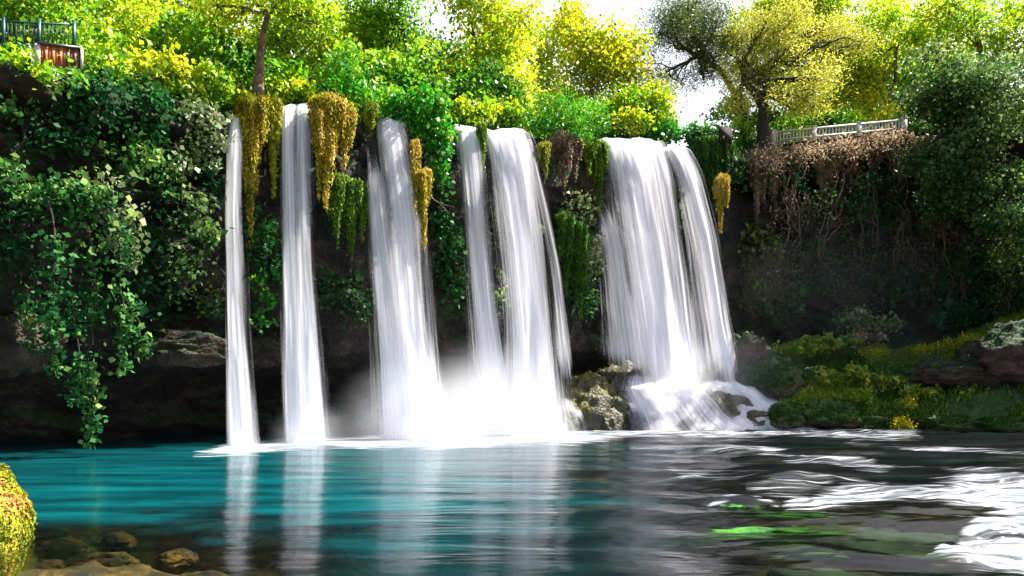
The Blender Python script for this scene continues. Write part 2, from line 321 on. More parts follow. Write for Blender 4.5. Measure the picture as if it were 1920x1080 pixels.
# foam areas as outlines (image column, image row on the water plane), softness, strength
FOAM = [
 ([(365, 853), (420, 836), (620, 822), (900, 812), (1100, 808), (1180, 818), (1080, 830), (860, 839), (700, 839), (600, 835), (440, 852)], 9, 1.2),
 ([(1040, 812), (1160, 802), (1300, 798), (1440, 800), (1560, 815), (1400, 820), (1250, 818), (1100, 822)], 8, .8),
 ([(1500, 815), (1700, 806), (1730, 820), (1600, 828)], 8, .62),
 ([(1400, 846), (1540, 856), (1700, 874), (1650, 882), (1480, 866)], 5, .62),
 ([(1470, 952), (1500, 930), (1580, 912), (1700, 916), (1860, 902), (1960, 900), (2300, 900), (2300, 1000), (1930, 972), (1840, 950), (1700, 938), (1560, 944)], 12, .98),
 ([(1740, 1052), (1800, 1010), (1860, 985), (1960, 985), (2300, 1010), (2300, 1110), (1930, 1075), (1800, 1060)], 9, 1.05),
 ([(1400, 915), (1560, 895), (1620, 905), (1480, 930)], 8, .42),
 ([(1250, 884), (1400, 900), (1300, 905)], 10, .35),
 ([(1560, 832), (1760, 842), (1930, 850), (1930, 856), (1740, 850)], 4, .55),
 ([(1180, 838), (1330, 842), (1420, 852), (1300, 850)], 4, .5),
 ([(1700, 872), (1850, 878), (1960, 872), (1960, 882), (1840, 888)], 5, .55),
 ([(1560, 965), (1700, 962), (1860, 990), (1960, 1010), (1850, 1000), (1700, 972)], 4, .5),
 ([(1320, 945), (1390, 928), (1460, 946), (1400, 936)], 3, .5),
]
cols = np.concatenate([np.linspace(-900, -40, 30)[:-1], np.linspace(-40, 1960, 720), np.linspace(1960, 2900, 60)[1:]])
pys = np.concatenate([np.linspace(770, 795, 12)[:-1], np.linspace(795, 1100, 360), np.linspace(1100, 1900, 60)[1:]])
CX, CY = np.meshgrid(cols, pys)
WY = waterY(CY); WX = (CX-960)/F*WY
foam = np.zeros_like(CX)
warp = fbm(WX*.5, WY*1.2, 0, 21, 3)*14
for poly, soft, st in FOAM:
    sdv = polysd(CX, CY+warp*.2, poly)
    foam = np.maximum(foam, st*sstep(-soft, soft, sdv+fbm(WX*.8, WY*4, 0, 33, 3)*soft*.9))
riv = sstep(1000, 1400, CX)                        # the moving river on the right
z = fbm(WX*.35, WY*1.6, 0, 40, 3)*.02
z += riv*fbm(WX*.45+WY*.15, WY*1.1, 0, 44, 4)*.09
z += riv*.065*np.sin(WY*3.1+WX*.5+2*fbm(WX*.3, WY*.3, 0, 4, 2))
def bump_at(px, py, sx, sy, A, rot=0):
    Yc = waterY(py); Xc = (px-960)/F*Yc
    dx, dy = WX-Xc, WY-Yc; c, s = math.cos(rot), math.sin(rot)
    return A*np.exp(-((dx*c+dy*s)/sx)**2-((-dx*s+dy*c)/sy)**2)
z += bump_at(1600, 905, 2.8, .55, .12, -.05)+bump_at(1860, 900, 2.0, .6, .14, 0)+bump_at(1390, 938, .6, .28, .05)
z += bump_at(1680, 985, 1.6, .6, .12, -.25)+bump_at(1500, 1040, 1.3, .45, .10, -.2)+bump_at(1880, 1000, 1.0, .35, .14)
z += bump_at(1370, 845, 1.4, .7, .25)+bump_at(1560, 852, 3.2, .7, .18, -.08)+bump_at(1650, 812, 2, .8, .2)+bump_at(1520, 808, 1.6, .7, .18)
z += bump_at(1480, 905, 1.2, .4, .16)+bump_at(1300, 905, 1.0, .35, .08)
z += foam*riv*fbm(WX*1.2, WY*4.5, 0, 60, 4)*.10
z += foam*(1-riv)*.02
teal = 1-sstep(640, 1260, CX+(CY-900)*.5+fbm(WX*.3, WY*.8, 0, 71, 3)*200)
shal = sstep(930, 1065, CY+fbm(WX*.8, WY*1.5, 0, 75, 4)*70)
teal = teal*(1-.5*shal)+.10*sstep(1000, 1080, CY)*0
teal = np.clip(teal+.10*(1-riv)*sstep(900, 1000, CY), 0, 1)
left_shallow = sstep(930, 1040, CY+fbm(WX*.9, WY*1.1, 0, 77, 4)*60)*(1-sstep(420, 800, CX))
riv_clear = sstep(1300, 1480, CX+(CY-940)*1.2)*sstep(905, 945, CY)
teal = teal*(1-.85*left_shallow)
clear = np.clip(.04+.88*left_shallow+.55*shal*(1-sstep(800, 1200, CX))*.6+.62*riv_clear, 0, .93)
mk('pool_water', np.stack([WX, WY, z], -1).reshape(-1, 3), grid_faces(*CX.shape)[:, ::-1], M['water'],
   attrs={'foam': foam, 'teal': teal, 'clear': clear}, smooth=True)['kind'] = 'structure'
# bed
M['bed'] = rock_mat('river_bed', [(.34, (.006, .005, .002)), (.46, (.028, .017, .003)), (.56, (.10, .055, .004)), (.72, (.24, .14, .012))], 1.9, None, 0, .5)
bx = np.concatenate([np.linspace(-120, -16, 40)[:-1], np.linspace(-16, 16, 260), np.linspace(16, 120, 40)[1:]]); by = np.concatenate([np.linspace(-60, 4, 20)[:-1], np.linspace(4, 50, 200)])
BX, BY = np.meshgrid(bx, by)
BZ = -1.1-.05*BY+fbm(BX*.8, BY*.8, 0, 88, 4)*.35
BZ = BZ+.95*np.exp(-((BX+7.2)/3.2)**2-((BY-10.6)/2.0)**2)+.22*np.abs(fbm(BX*2.2, BY*3, 0, 89, 3))
BZ = np.where(BY < 5, BZ+(5-BY)*.03, BZ)
mk('river_bed', np.stack([BX, BY, np.minimum(BZ, -.35)], -1).reshape(-1, 3), grid_faces(*BX.shape), M['bed'], smooth=True)['kind'] = 'structure'

# ------------------------------------------------------------------ rocks
def rock(name, label, cat, c, r, mat, seed, amp=.3, group=None, part=None, sub=5, kind=None, sq=1.0):
    th_ = np.linspace(0, np.pi, 40); ph = np.linspace(0, 2*np.pi, 65)
    T, Ph = np.meshgrid(th_, ph, indexing='ij')
    d = np.stack([np.sin(T)*np.cos(Ph), np.sin(T)*np.sin(Ph), np.cos(T)], -1)
    k = .95+amp*.6*(np.abs(fbm(d[..., 0]*2.2+seed, d[..., 1]*2.2, d[..., 2]*3.2, seed+30, 3)))+amp*fbm(d[..., 0]*1.4+seed, d[..., 1]*1.4, d[..., 2]*1.4, seed, 4)+amp*.35*fbm(d[..., 0]*5, d[..., 1]*5+seed, d[..., 2]*5, seed+5, 3)
    ds = np.sign(d)*np.abs(d)**sq
    V = np.array(c)+ds*k[..., None]*np.array(r)
    if part is not None: return mk(name, V.reshape(-1, 3), grid_faces(*T.shape)[:, ::-1], mat, part, smooth=True)
    o = mk(name, V.reshape(-1, 3)-np.array(c), grid_faces(*T.shape)[:, ::-1], mat, smooth=True); o.location = c
    return setp(o, label, cat, group, kind)

# ------------------------------------------------------------------ leaves
def leaf_mesh(name, pts, mat, parent, size=.16, up=.5, aspect=1.0, down=0., tone=None, out=None, tvar=.25, sizevar=.35):
    """folded rhomb leaves at pts"""
    n = len(pts); rg = RNG
    nrm = rg.normal(0, 1, (n, 3)); nrm /= np.linalg.norm(nrm, axis=1)[:, None]
    nrm[:, 2] += up
    if out is not None: nrm += out
    nrm /= np.linalg.norm(nrm, axis=1)[:, None]
    d = rg.normal(0, 1, (n, 3)); d[:, 2] -= down
    d -= nrm*np.sum(d*nrm, 1)[:, None]*(.9 if down < 2 else .2); d /= np.linalg.norm(d, axis=1)[:, None]+1e-9
    s_ = np.cross(nrm, d); s_ /= np.linalg.norm(s_, axis=1)[:, None]+1e-9
    sz = size*(1+sizevar*rg.normal(0, 1, n)).clip(.4, 2)[:, None]
    wd = sz*aspect*.5
    b_ = pts-d*sz*.5
    V = np.stack([b_, b_+d*sz*.42+s_*wd+nrm*sz*.10, b_+d*sz, b_+d*sz*.42-s_*wd+nrm*sz*.10], 1)
    Fc = np.arange(n*4).reshape(-1, 4)
    if tone is None: tone = np.full(n, .5)
    tt = np.clip(tone+rg.normal(0, tvar, n)*.6, 0, 1)
    return mk(name, V.reshape(-1, 3), Fc, mat, parent, attrs={'tone': np.repeat(tt, 4)})
def clusters(centers, n_per, sig, tone_c=None):
    k = len(centers)
    idx = np.repeat(np.arange(k), n_per)
    p = centers[idx]+RNG.normal(0, 1, (len(idx), 3))*np.asarray(sig)
    return p, idx
def in_ell(n, c, r, shell=.5):
    d = RNG.normal(0, 1, (n, 3)); d /= np.linalg.norm(d, axis=1)[:, None]
    rr = (RNG.random(n)**(1/3))*(1-shell)+shell*(.75+.25*RNG.random(n))
    k = 1+.35*fbm(d[:, 0]*2+c[0], d[:, 1]*2+c[1], d[:, 2]*2+c[2], 5, 2)
    return np.array(c)+d*(rr*k)[:, None]*np.array(r), d

def ell_from_px(e_):
    px, py, rx, ry, Y = e_[:5]
    c = P(px, py, Y); rxm = rx/F*Y; rym = ry/F*Y
    return c, np.array([rxm, (rxm+rym)*.42, rym])
def tree(name, label, cat, base, crowns, leaf='plane', bark='bark', size=.2, dens=1.0, trunk_r=.25, tone=.5, group=None, trunk=None, sig=.42, branches=10, per=26, fork=None, aspect=.95, up=.45, down=0):
    px, Y = base
    z0 = float(lipZ(px))-.2+min(max(Y-float(lipY(px)), 0), 40)*.02
    b0 = np.array([(px-960)/F*Y, Y, z0])
    t = thing(name, label, cat, b0, group)
    es = [ell_from_px(c) for c in crowns]
    mb = MB()
    top = fork if fork is not None else es[0][0]-np.array([0, 0, es[0][1][2]*.5])
    if trunk is None: tp = curvy(b0, top, 9, .25)
    else: tp = np.array([b0]+[P(*q) for q in trunk])
    tt = np.linspace(0, 1, len(tp))
    mb.tube(tp, trunk_r*(1-.55*tt)*(1+.4*np.exp(-tt*8)), 9)
    top = tp[-1]
    allp = []; allt = []
    for c, r in es:
        vol = r[0]*r[1]*r[2]
        nc = int(max(10, 78*dens*(r[0]*r[2])**.9/2.0))
        ks = int(np.clip(3+r[0]*r[2]*.9, 5, 16)); sc, _ = in_ell(ks, c, r*np.array([1.0, 1.0, 1.0]), .3); cc_, dd_ = [], []
        for q_ in range(ks):
            f_ = RNG.uniform(.28, .5)
            a1_, a2_ = in_ell(max(3, nc//ks), sc[q_], r*f_*np.array([1.35, 1.2, .75]), .45); cc_.append(a1_); dd_.append(a2_)
        cen, d = np.concatenate(cc_), np.concatenate(dd_); nc = len(cen)
        p_, idx = clusters(cen, per, sig)
        tc = tone+RNG.normal(0, .13, nc)+.12*d[:, 2]+.3*fbm(cen[:, 0]*.35, cen[:, 1]*.3, cen[:, 2]*.35, 17, 2)  # tone drops on clump undersides, their shade put into the leaf colour
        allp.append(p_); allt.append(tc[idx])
        bpts = curvy(tp[-1-int(RNG.integers(0, max(1, len(tp)//3)))], c, 6, .3); mb.tube(bpts, np.linspace(trunk_r*.42, trunk_r*.2, 6), 6)
        for q in cen[RNG.choice(nc, min(nc, branches), replace=False)]:
            k = int(RNG.integers(2, 6)); mb.tube(curvy(bpts[k], q, 5, .3), np.linspace(trunk_r*.18, .018, 5), 5)
    mb.build('trunk', M[bark], t, True)
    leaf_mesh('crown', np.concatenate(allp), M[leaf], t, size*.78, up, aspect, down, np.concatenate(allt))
    return t
def shrub(name, label, cat, blobs, leaf='ivy', size=.16, dens=1., tone=.5, group=None, per=14, sig=.2, up=.5, aspect=.8, down=.3, stems=4, shell=.5, bark='bark_dark', yoff=0, tvar=.25, depth=.5):
    """blobs: (px, py, rx, ry[, Y]) - Y left out: on the cliff face"""
    cs = []
    prev_ = None
    for b in blobs:
        Y = b[4] if len(b) > 4 else float(cliffP(b[0], b[1])[1])-yoff
        cs.append((P(b[0], b[1], Y), np.array([b[2]/F*Y, max(.35, depth*(b[2]+b[3])/2/F*Y), b[3]/F*Y])))
    base = cs[0][0]-np.array([0, 0, cs[0][1][2]*.8])
    t = thing(name, label, cat, base, group)
    allp, allt = [], []; mb = MB()
    for c, r in cs:
        nc = int(max(6, 55*dens*(r[0]*r[2])**.85))
        cen, d = in_ell(nc, c, r, shell)
        p_, idx = clusters(cen, per, sig)
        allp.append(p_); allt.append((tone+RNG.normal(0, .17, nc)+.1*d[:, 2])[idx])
        b_ = c-np.array([0, -r[1]*.6, r[2]*.5])
        if prev_ is not None: mb.tube(curvy(prev_, b_, 5, .2), .03, 5)
        prev_ = b_
        for q in cen[RNG.choice(nc, min(nc, stems), replace=False)]:
            mb.tube(curvy(b_, q, 6, .35), np.linspace(.035, .010, 6), 5)
    mb.build('stem', M[bark], t, True)
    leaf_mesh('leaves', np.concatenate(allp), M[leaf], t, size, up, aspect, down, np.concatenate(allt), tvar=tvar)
    return t
def px_q(pts): return float(pts[0][0])*.13
def vine(name, label, strands, leaf='ivy', size=.17, tone=.5, dens=1., group=None, wid=.35, aspect=.85):
    """strands: polylines [(px,py),...] hanging in front of the cliff with an offset"""
    t = None; allp = []; allt = []; mb = MB()
    for pts, off in strands:
        w3 = np.array([cliffP(a_, b_, off) for a_, b_ in pts]) if len(pts[0]) == 2 else np.array([P(*q) for q in pts])
        yy = np.minimum.accumulate(w3[:, 1]) if len(pts[0]) == 2 else w3[:, 1]
        w3 = np.stack([w3[:, 0]/w3[:, 1]*yy, yy, CH+(w3[:, 2]-CH)/w3[:, 1]*yy], 1)
        if t is None: t = thing(name, label, 'vine', w3[-1], group)
        seg = np.linalg.norm(np.diff(w3, axis=0), axis=1); cum = np.concatenate([[0], np.cumsum(seg)]); Lt = cum[-1]
        q = np.linspace(0, Lt, max(6, int(Lt/.4)))
        ln = np.stack([np.interp(q, cum, w3[:, k]) for k in range(3)], 1)+RNG.normal(0, .06, (len(q), 3))
        m1_ = MB(); m1_.tube(ln, np.linspace(.035, .012, len(ln)), 5); m1_.build('stem', M['bark_dark'], t, True)
        n = int(Lt*55*dens); u = RNG.random(n*2)*Lt; u = u[(fbm(u*1.1, px_q(pts), 0, 61, 2) > -.12)][:n]; n = len(u)
        taper = (1-.6*u/Lt)
        p_ = np.stack([np.interp(u, q, ln[:, k]) for k in range(3)], 1)+RNG.normal(0, 1, (n, 3))*np.array([wid, wid*.6, .25])*taper[:, None]
        allp.append(p_); allt.append(tone+.55*fbm(p_[:, 0]*1.1, p_[:, 2]*1.1, 0, 12, 2))  # dappled sun put into the tone as clumps of light and dark leaves
    leaf_mesh('leaves', np.concatenate(allp), M[leaf], t, size, .35, aspect, .9, np.concatenate(allt))
    return t
def moss(name, label, cols_, mat='moss_gold', body='moss_gold', dens=1., size=.16, tone=.5, width=.22, cat='moss', tops=None):
    """cols_: list of (px, top_py, bottom_py, radius_px, Y)"""
    px, tp_, bt, rp, Y = cols_[0]
    t = thing(name, label, cat, P(px, tp_, Y)); mb = MB(); ap = []; at = []; ou = []
    sub = []
    for px, tp_, bt, rp, Y in cols_:
        sub.append((px, tp_-3, tp_+(bt-tp_)*.32, rp*.95, Y+.1))
        ns = max(4, int(rp/1.8))
        for k in range(ns):
            o_ = (k+.5)/ns*2-1+RNG.normal(0, .12)
            ln_ = (bt-tp_)*(1-.45*abs(o_))*RNG.uniform(.55, 1.0) if k != ns//2 else (bt-tp_)
            sub.append((px+o_*rp*.85, tp_+RNG.uniform(0, 10), tp_+ln_, max(2.4, rp*RNG.uniform(.12, .26)), Y-.15*(1-o_*o_)+RNG.normal(0, .06)))
    cols_ = sub
    for px, tp_, bt, rp, Y in cols_:
        z0 = P(px, tp_, Y)[2]; z1 = P(px, bt, Y)[2]; r0 = rp/F*Y; x0 = (px-960)/F*Y
        n = 12; u = np.linspace(0, 1, n)
        rr = r0*np.interp(u, [0, .08, .3, .7, .93, 1], [.35, .85, 1, .6, .22, .03])
        cx = x0+.15*r0*np.sin(u*5+px); yb = Y+.25*r0
        # body with a lumpy surface
        th_ = np.linspace(0, 2*np.pi, 17)
        U, T = np.meshgrid(u, th_, indexing='ij'); RR = np.interp(U, u, rr)*(.6+.25*fbm(np.cos(T)*2+px, np.sin(T)*2, U*8, 4, 3))
        BV = np.stack([np.interp(U, u, cx)+RR*np.cos(T), yb+RR*np.sin(T)*.8, z0+(z1-z0)*U], -1)
        mb.add(BV.reshape(-1, 3), grid_faces(*U.shape))
        nl = int(1900*dens*max(.22, r0)*abs(z0-z1))
        uu = RNG.random(nl); k = RNG.integers(0, max(6, int(22*r0)+6), nl)      # strands: fixed angles
        ang = k*2.399+px+RNG.normal(0, .10, nl)
        ulen = .55+.45*((np.sin(k*12.9898+px)*43758.5) % 1)
        uu = uu*ulen
        q = np.interp(uu, u, rr)*(1+.12*np.sin(k*3.7))
        p_ = np.stack([np.interp(uu, u, cx)+q*np.cos(ang)*(1+.15*RNG.normal(0, 1, nl)), yb-np.abs(q*np.sin(ang))*.85, z0+(z1-z0)*uu], 1)+RNG.normal(0, .045, (nl, 3))
        ap.append(p_); at.append(tone+.22*np.sin(k*5.1)+RNG.normal(0, .16, nl)-.1*uu+.35*fbm(p_[:, 0]*2, p_[:, 2]*1.5, 0, 19, 2))
        ou.append(np.stack([np.cos(ang), -np.abs(np.sin(ang)), np.full(nl, .3)], 1)*1.2)
    bo = mb.build('moss_body', M['moss_body_'+body], t, True)
    leaf_mesh('moss_strands', np.concatenate(ap), M[mat], t, size*.68, .2, .5, 3.0, np.concatenate(at), np.concatenate(ou))
    return t
M['moss_body_moss_gold'] = rock_mat('gold_moss_body', [(.3, (.02, .015, .004)), (.55, (.07, .05, .008)), (.75, (.15, .10, .015))], 3, None, 0, 1.0)
M['moss_body_moss_green'] = rock_mat('green_moss_body', [(.3, (.006, .02, .004)), (.55, (.02, .07, .008)), (.75, (.07, .14, .015))], 3, None, 0, 1.0)
M['moss_body_dry'] = rock_mat('root_body', [(.3, (.03, .018, .012)), (.55, (.10, .06, .04)), (.75, (.22, .14, .09))], 3, None, 0, 1.0)
# ------------------------------------------------------------------ waterfalls
def fall(name, label, streams, group='waterfalls pouring over the cliff'):
    r0 = streams[0][0][0]
    t = thing(name, label, 'waterfall', P((r0[1]+r0[2])/2, r0[0], r0[3]), group)
    for si, (rows, dens, layers) in enumerate(streams):
        rows = np.array(rows, float); Vs, Fs, fu, fv, de = [], [], [], [], []; nb = 0
        py = np.linspace(rows[0, 0], rows[-1, 0], 70)
        xl = np.interp(py, rows[:, 0], rows[:, 1]); xr = np.interp(py, rows[:, 0], rows[:, 2]); Yv = np.interp(py, rows[:, 0], rows[:, 3])
        wd_ = 2.5+(xr-xl)*(.03+.15*(py-py[0])/(py[-1]-py[0])); xl = xl-wd_; xr = xr+wd_
        for arr in (xl, xr, Yv):                         # soften the corners of the path
            arr[2:-2] = np.convolve(np.pad(arr, 4, mode='edge'), np.ones(9)/9, 'valid')[2:-2]
        for l in range(layers+1):
            nu = 28; u = np.linspace(0, 1, nu)
            U, PYg = np.meshgrid(u, py); XL, YV = np.meshgrid(u, xl)[1], np.meshgrid(u, Yv)[1]; XR = np.meshgrid(u, xr)[1]
            grow = (l-(layers-1)/2)*.05 if l < layers else .16
            X = XL-(XR-XL)*grow+(XR-XL)*U*(1+2*grow)
            W = (xr.mean()-xl.mean())/F*Yv.mean()
            Yg = YV-(.15*W+.05)*np.sin(np.pi*U)*sstep(0, .2, (PYg-py[0])/(py[-1]-py[0]))+.16*(l-layers/2)+.12*fbm(U*W*3+l*9, PYg*.004, 0, 31+l, 3)
            down = (PYg-py[0])/(py[-1]-py[0])
            # over the lip the sheet comes in from behind
            Yg = Yg+1.1*np.exp(-down*55)
            Z = CH+(HZ-PYg)/F*YV+.16*fbm(U*W*1.3+si*4+r0[1], 0, 0, 66, 3)*np.exp(-down*14); Xw = (X-960)/F*YV
            Vs.append(np.stack([Xw, Yg, Z], -1).reshape(-1, 3)); Fs.append(grid_faces(*U.shape)+nb); nb += U.size
            fu.append((U*W+l*3.7+px_seed(si, r0)).ravel()); fv.append(((py[0]-PYg)/F*YV*1.0+l*2).ravel())
            edge = np.minimum(U, 1-U)*2
            late = rows[0, 0] > float(interp((rows[0, 1]+rows[0, 2])/2, LIPP))+14
            dd = (.16+dens*(1-.12*l) if l < layers else dens*.38-.02)+(.85-.6*np.exp(-down*25))*(sstep(0, .85, edge)-1)+(1.0*(sstep(0, .22, down)-1) if late else 0)+.12*np.exp(-down*10)+.16*sstep(.7, 1, down)-(1.1*sstep(.80, 1, down) if rows[-1, 0] < 790 else 0)-.16*np.sin(np.pi*np.clip(down*1.3, 0, 1))
            de.append(dd.ravel())
        mk('stream', np.concatenate(Vs), np.concatenate(Fs), M['fall'], t, attrs={'fu': np.concatenate(fu), 'fv': np.concatenate(fv), 'dens': np.concatenate(de)}, smooth=True)
    # spray flaring out at the foot
    bx0 = min(s[0][-1][1] for s in streams if s[0][-1][0] > 700 or len(streams) < 2); bx1 = max(s[0][-1][2] for s in streams if s[0][-1][0] > 700 or len(streams) < 2)
    pb = max(s[0][-1][0] for s in streams)+5; Yb_ = streams[0][0][-1][3]-.35; wd = bx1-bx0
    hh_ = 55+wd*.55; py = np.linspace(pb-hh_, pb, 30); Vs, Fs, fu, fv, de = [], [], [], [], []; nb = 0
    for l in range(4):
        u = np.linspace(0, 1, 30); U, PYg = np.meshgrid(u, py); down = (PYg-py[0])/hh_; fl = .12+.30*down**2+.05*l
        X = bx0-wd*fl+wd*U*(1+2*fl)
        Yg = Yb_-.25*l-.5*np.sin(np.pi*U)*down+.3*fbm(U*3+l*5, down*2, 0, 81, 2)
        Vs.append(np.stack([(X-960)/F*Yb_, Yg, CH+(HZ-PYg)/F*Yb_], -1).reshape(-1, 3)); Fs.append(grid_faces(*U.shape)+nb); nb += U.size
        fu.append((U*wd/F*Yb_*.22+l*6.1+bx0*.1).ravel()); fv.append((-down*5+l*3).ravel())
        edge = np.minimum(U, 1-U)*2
        de.append((.52-.06*l+1.0*(sstep(0, 1, edge)-1)+1.0*(sstep(0, .95, down)-1)+.5*fbm(U*3.1+l*3, down*3, l, 83, 3)).ravel())
    mk('spray', np.concatenate(Vs), np.concatenate(Fs), M['fall'], t, attrs={'fu': np.concatenate(fu), 'fv': np.concatenate(fv), 'dens': np.concatenate(de)}, smooth=True)
    return t
def px_seed(si, r0): return (r0[1]*.37+si*5.3) % 50
fall('waterfall', 'narrowest waterfall at the far left, a single thin white ribbon falling beside the dark cave', [
    ([(196, 440, 458, 27.4), (230, 430, 456, 26.9), (400, 424, 455, 26.6), (600, 427, 460, 26.4), (832, 436, 478, 26.2)], .78, 3)])
fall('waterfall', 'second waterfall from the left, pouring between two tufts of golden hanging moss', [
    ([(184, 526, 548, 28.5), (230, 528, 556, 28.0), (500, 530, 566, 27.6), (828, 540, 580, 27.3)], .78, 3),
    ([(182, 548, 582, 28.6), (240, 552, 586, 28.1), (500, 553, 594, 27.7), (826, 566, 614, 27.4)], .68, 3),
    ([(205, 497, 500, 28.4), (400, 496, 501, 28.1), (560, 496, 502, 28.0)], .35, 1)])
fall('waterfall', 'third waterfall from the left, a broad curtain beside the leafy green bush', [
    ([(212, 706, 748, 30.3), (260, 706, 766, 29.9), (400, 722, 790, 29.6), (600, 740, 806, 29.4), (824, 752, 830, 29.2)], .82, 4),
    ([(248, 678, 704, 29.9), (330, 682, 728, 29.5), (500, 694, 752, 29.3), (700, 708, 782, 29.1), (824, 716, 796, 29.0)], .72, 3),
    ([(330, 770, 800, 30.0), (500, 778, 812, 29.8), (824, 790, 836, 29.4)], .38, 2)])
fall('waterfall', 'middle waterfall, two thick white streams in front of the dark hollow', [
    ([(222, 852, 900, 32.6), (270, 856, 906, 32.1), (450, 872, 922, 31.8), (600, 884, 936, 31.6), (806, 904, 966, 31.4)], .78, 3),
    ([(230, 898, 978, 33.1), (280, 912, 1000, 32.5), (450, 934, 1022, 32.1), (600, 950, 1034, 31.9), (814, 958, 1048, 31.5)], .88, 4),
    ([(250, 975, 992, 33.2), (330, 992, 1014, 32.8), (500, 1026, 1052, 32.4), (760, 1052, 1082, 32.0)], .42, 2)])
fall('waterfall', 'widest waterfall, bright white, crashing on the mossy boulders right of centre', [
    ([(250, 1128, 1205, 38.0), (300, 1132, 1232, 37.2), (420, 1150, 1250, 36.9), (600, 1180, 1275, 36.7), (765, 1204, 1296, 36.2)], .95, 4),
    ([(252, 1200, 1238, 38.2), (320, 1215, 1262, 37.6), (500, 1240, 1290, 37.2), (755, 1266, 1318, 36.5)], .62, 3),
    ([(360, 1102, 1135, 37.4), (460, 1112, 1190, 37.0), (725, 1134, 1235, 36.6)], .52, 3)])
fall('waterfall', 'rightmost waterfall, curving out beside the dark green shrub', [
    ([(268, 1240, 1284, 39.3), (320, 1262, 1312, 38.7), (450, 1292, 1344, 38.2), (600, 1318, 1364, 37.9), (755, 1342, 1394, 37.3)], .76, 4),
    ([(300, 1250, 1280, 39.0), (450, 1276, 1306, 38.6), (750, 1304, 1350, 37.9)], .34, 2)])

# mist thrown up where the falls land
def mist(label, c, r, dens, seed):
    m, t = newmat('spray_mist'); L = t.links.new
    tc = N(t, 'ShaderNodeTexCoord'); ln = N(t, 'ShaderNodeVectorMath', operation='LENGTH'); L(tc.outputs['Object'], ln.inputs[0])
    n1 = N(t, 'ShaderNodeTexNoise'); n1.inputs['Scale'].default_value = 1.7; n1.inputs['Detail'].default_value = 2
    mp = N(t, 'ShaderNodeMapping'); mp.inputs['Location'].default_value = (seed, 0, 0); L(tc.outputs['Object'], mp.inputs[0]); L(mp.outputs[0], n1.inputs['Vector'])
    f = N(t, 'ShaderNodeMapRange'); f.interpolation_type = 'SMOOTHSTEP'; f.inputs[1].default_value = 1.0; f.inputs[2].default_value = 0.0; L(ln.outputs['Value'], f.inputs[0])
    nn = N(t, 'ShaderNodeMapRange'); nn.inputs[1].default_value = .3; nn.inputs[2].default_value = .7; nn.inputs[3].default_value = .25; nn.inputs[4].default_value = 1.6; L(n1.outputs[0], nn.inputs[0])
    a1 = N(t, 'ShaderNodeMath', operation='MULTIPLY'); L(f.outputs[0], a1.inputs[0]); L(nn.outputs[0], a1.inputs[1])
    a2 = N(t, 'ShaderNodeMath', operation='MULTIPLY'); a2.inputs[1].default_value = dens; L(a1.outputs[0], a2.inputs[0])
    v = N(t, 'ShaderNodeVolumePrincipled'); v.inputs['Color'].default_value = (.93, .95, 1, 1); v.inputs['Anisotropy'].default_value = 0; L(a2.outputs[0], v.inputs['Density'])
    o = N(t, 'ShaderNodeOutputMaterial'); L(v.outputs[0], o.inputs['Volume'])
    th_ = np.linspace(0, np.pi, 13); ph = np.linspace(0, 2*np.pi, 25); T, Ph = np.meshgrid(th_, ph, indexing='ij')
    V = np.stack([np.sin(T)*np.cos(Ph), np.sin(T)*np.sin(Ph), np.cos(T)], -1)
    ob = mk('spray_mist', V.reshape(-1, 3), grid_faces(*T.shape)[:, ::-1], m, smooth=True)
    ob.location = c; ob.scale = r
    return setp(ob, label, 'mist', kind='stuff')
MIST = [('low white spray mist around the foot of the third waterfall', P(785, 790, 28.6), (4.2, 2.0, 3.2), .4, 3),
        ('wide white mist in front of the feet of the third and middle waterfalls', P(910, 775, 30.6), (4.6, 2.2, 3.8), .46, 8),
        ('bright spray over the boulders under the widest waterfall', P(1265, 730, 36.2), (3.3, 2.0, 3.4), .42, 13),
        ('faint drifting mist beside the right bank', P(1380, 720, 37.2), (4.5, 2.5, 3.2), .10, 17),
        ('faint mist at the foot of the second waterfall', P(585, 815, 27.0), (2.0, 1.2, 1.5), .25, 19)]
MIST.append(('thin spray haze hanging in front of the shaded right cliff and bank', P(1600, 560, 37.5), (9, 2.6, 6.5), .011, 23))
for q in MIST: mist(*q)

# ------------------------------------------------------------------ boulders and bank
def on_water(px, Y): return np.array([(px-960)/F*Y, Y, 0.])
c = rock('mossy_boulder', 'golden mossy boulder wet with thin cascades between the middle and widest waterfalls', 'boulder', (P(1105, 770, 35.6)[0], 35.6, .7), (2.3, 1.4, 2.3), M['wetrock'], 3, .3)
rock('mossy_boulder', 'long mossy ledge rising under the widest waterfall', 'boulder', (P(1190, 760, 36.9)[0], 36.9, .4), (2.6, 1.3, 2.7), M['wetrock'], 5, .5)
rock('boulder', 'small dark rounded boulder sticking out of the white cascade', 'boulder', (P(1212, 780, 35.2)[0], 35.2, .15), (1.0, .7, 1.15), plain('slate_rock', (.16, .16, .19), .4, 0, .4, 3), 8, .25)
rock('boulder', 'brown boulder washed over at the foot of the rightmost waterfall', 'boulder', (P(1340, 770, 36.6)[0], 36.6, .4), (2.4, 1.2, 1.7), M['wetrock'], 9, .3)
rock('boulder', 'low rounded boulder beside the foot of the middle waterfall under white spray', 'boulder', (P(1060, 790, 34.6)[0], 34.6, .1), (1.1, .8, 1.3), M['wetrock'], 19, .25)
rock('boulder', 'dark wet boulder splitting the cascade below the rightmost waterfall', 'boulder', (P(1420, 790, 35.6)[0], 35.6, .1), (1.1, .7, .75), M['wetrock'], 10, .4)
rock('boulder', 'small dark wet boulder low in the middle of the cascade', 'boulder', (P(1295, 798, 34.8)[0], 34.8, .0), (.9, .6, .6), M['wetrock'], 11, .4)
rock('boulder', 'brown mossy boulder low at the right foot of the golden boulder', 'boulder', (P(1140, 795, 34.8)[0], 34.8, .1), (.8, .6, .9), M['wetrock'], 12, .4)
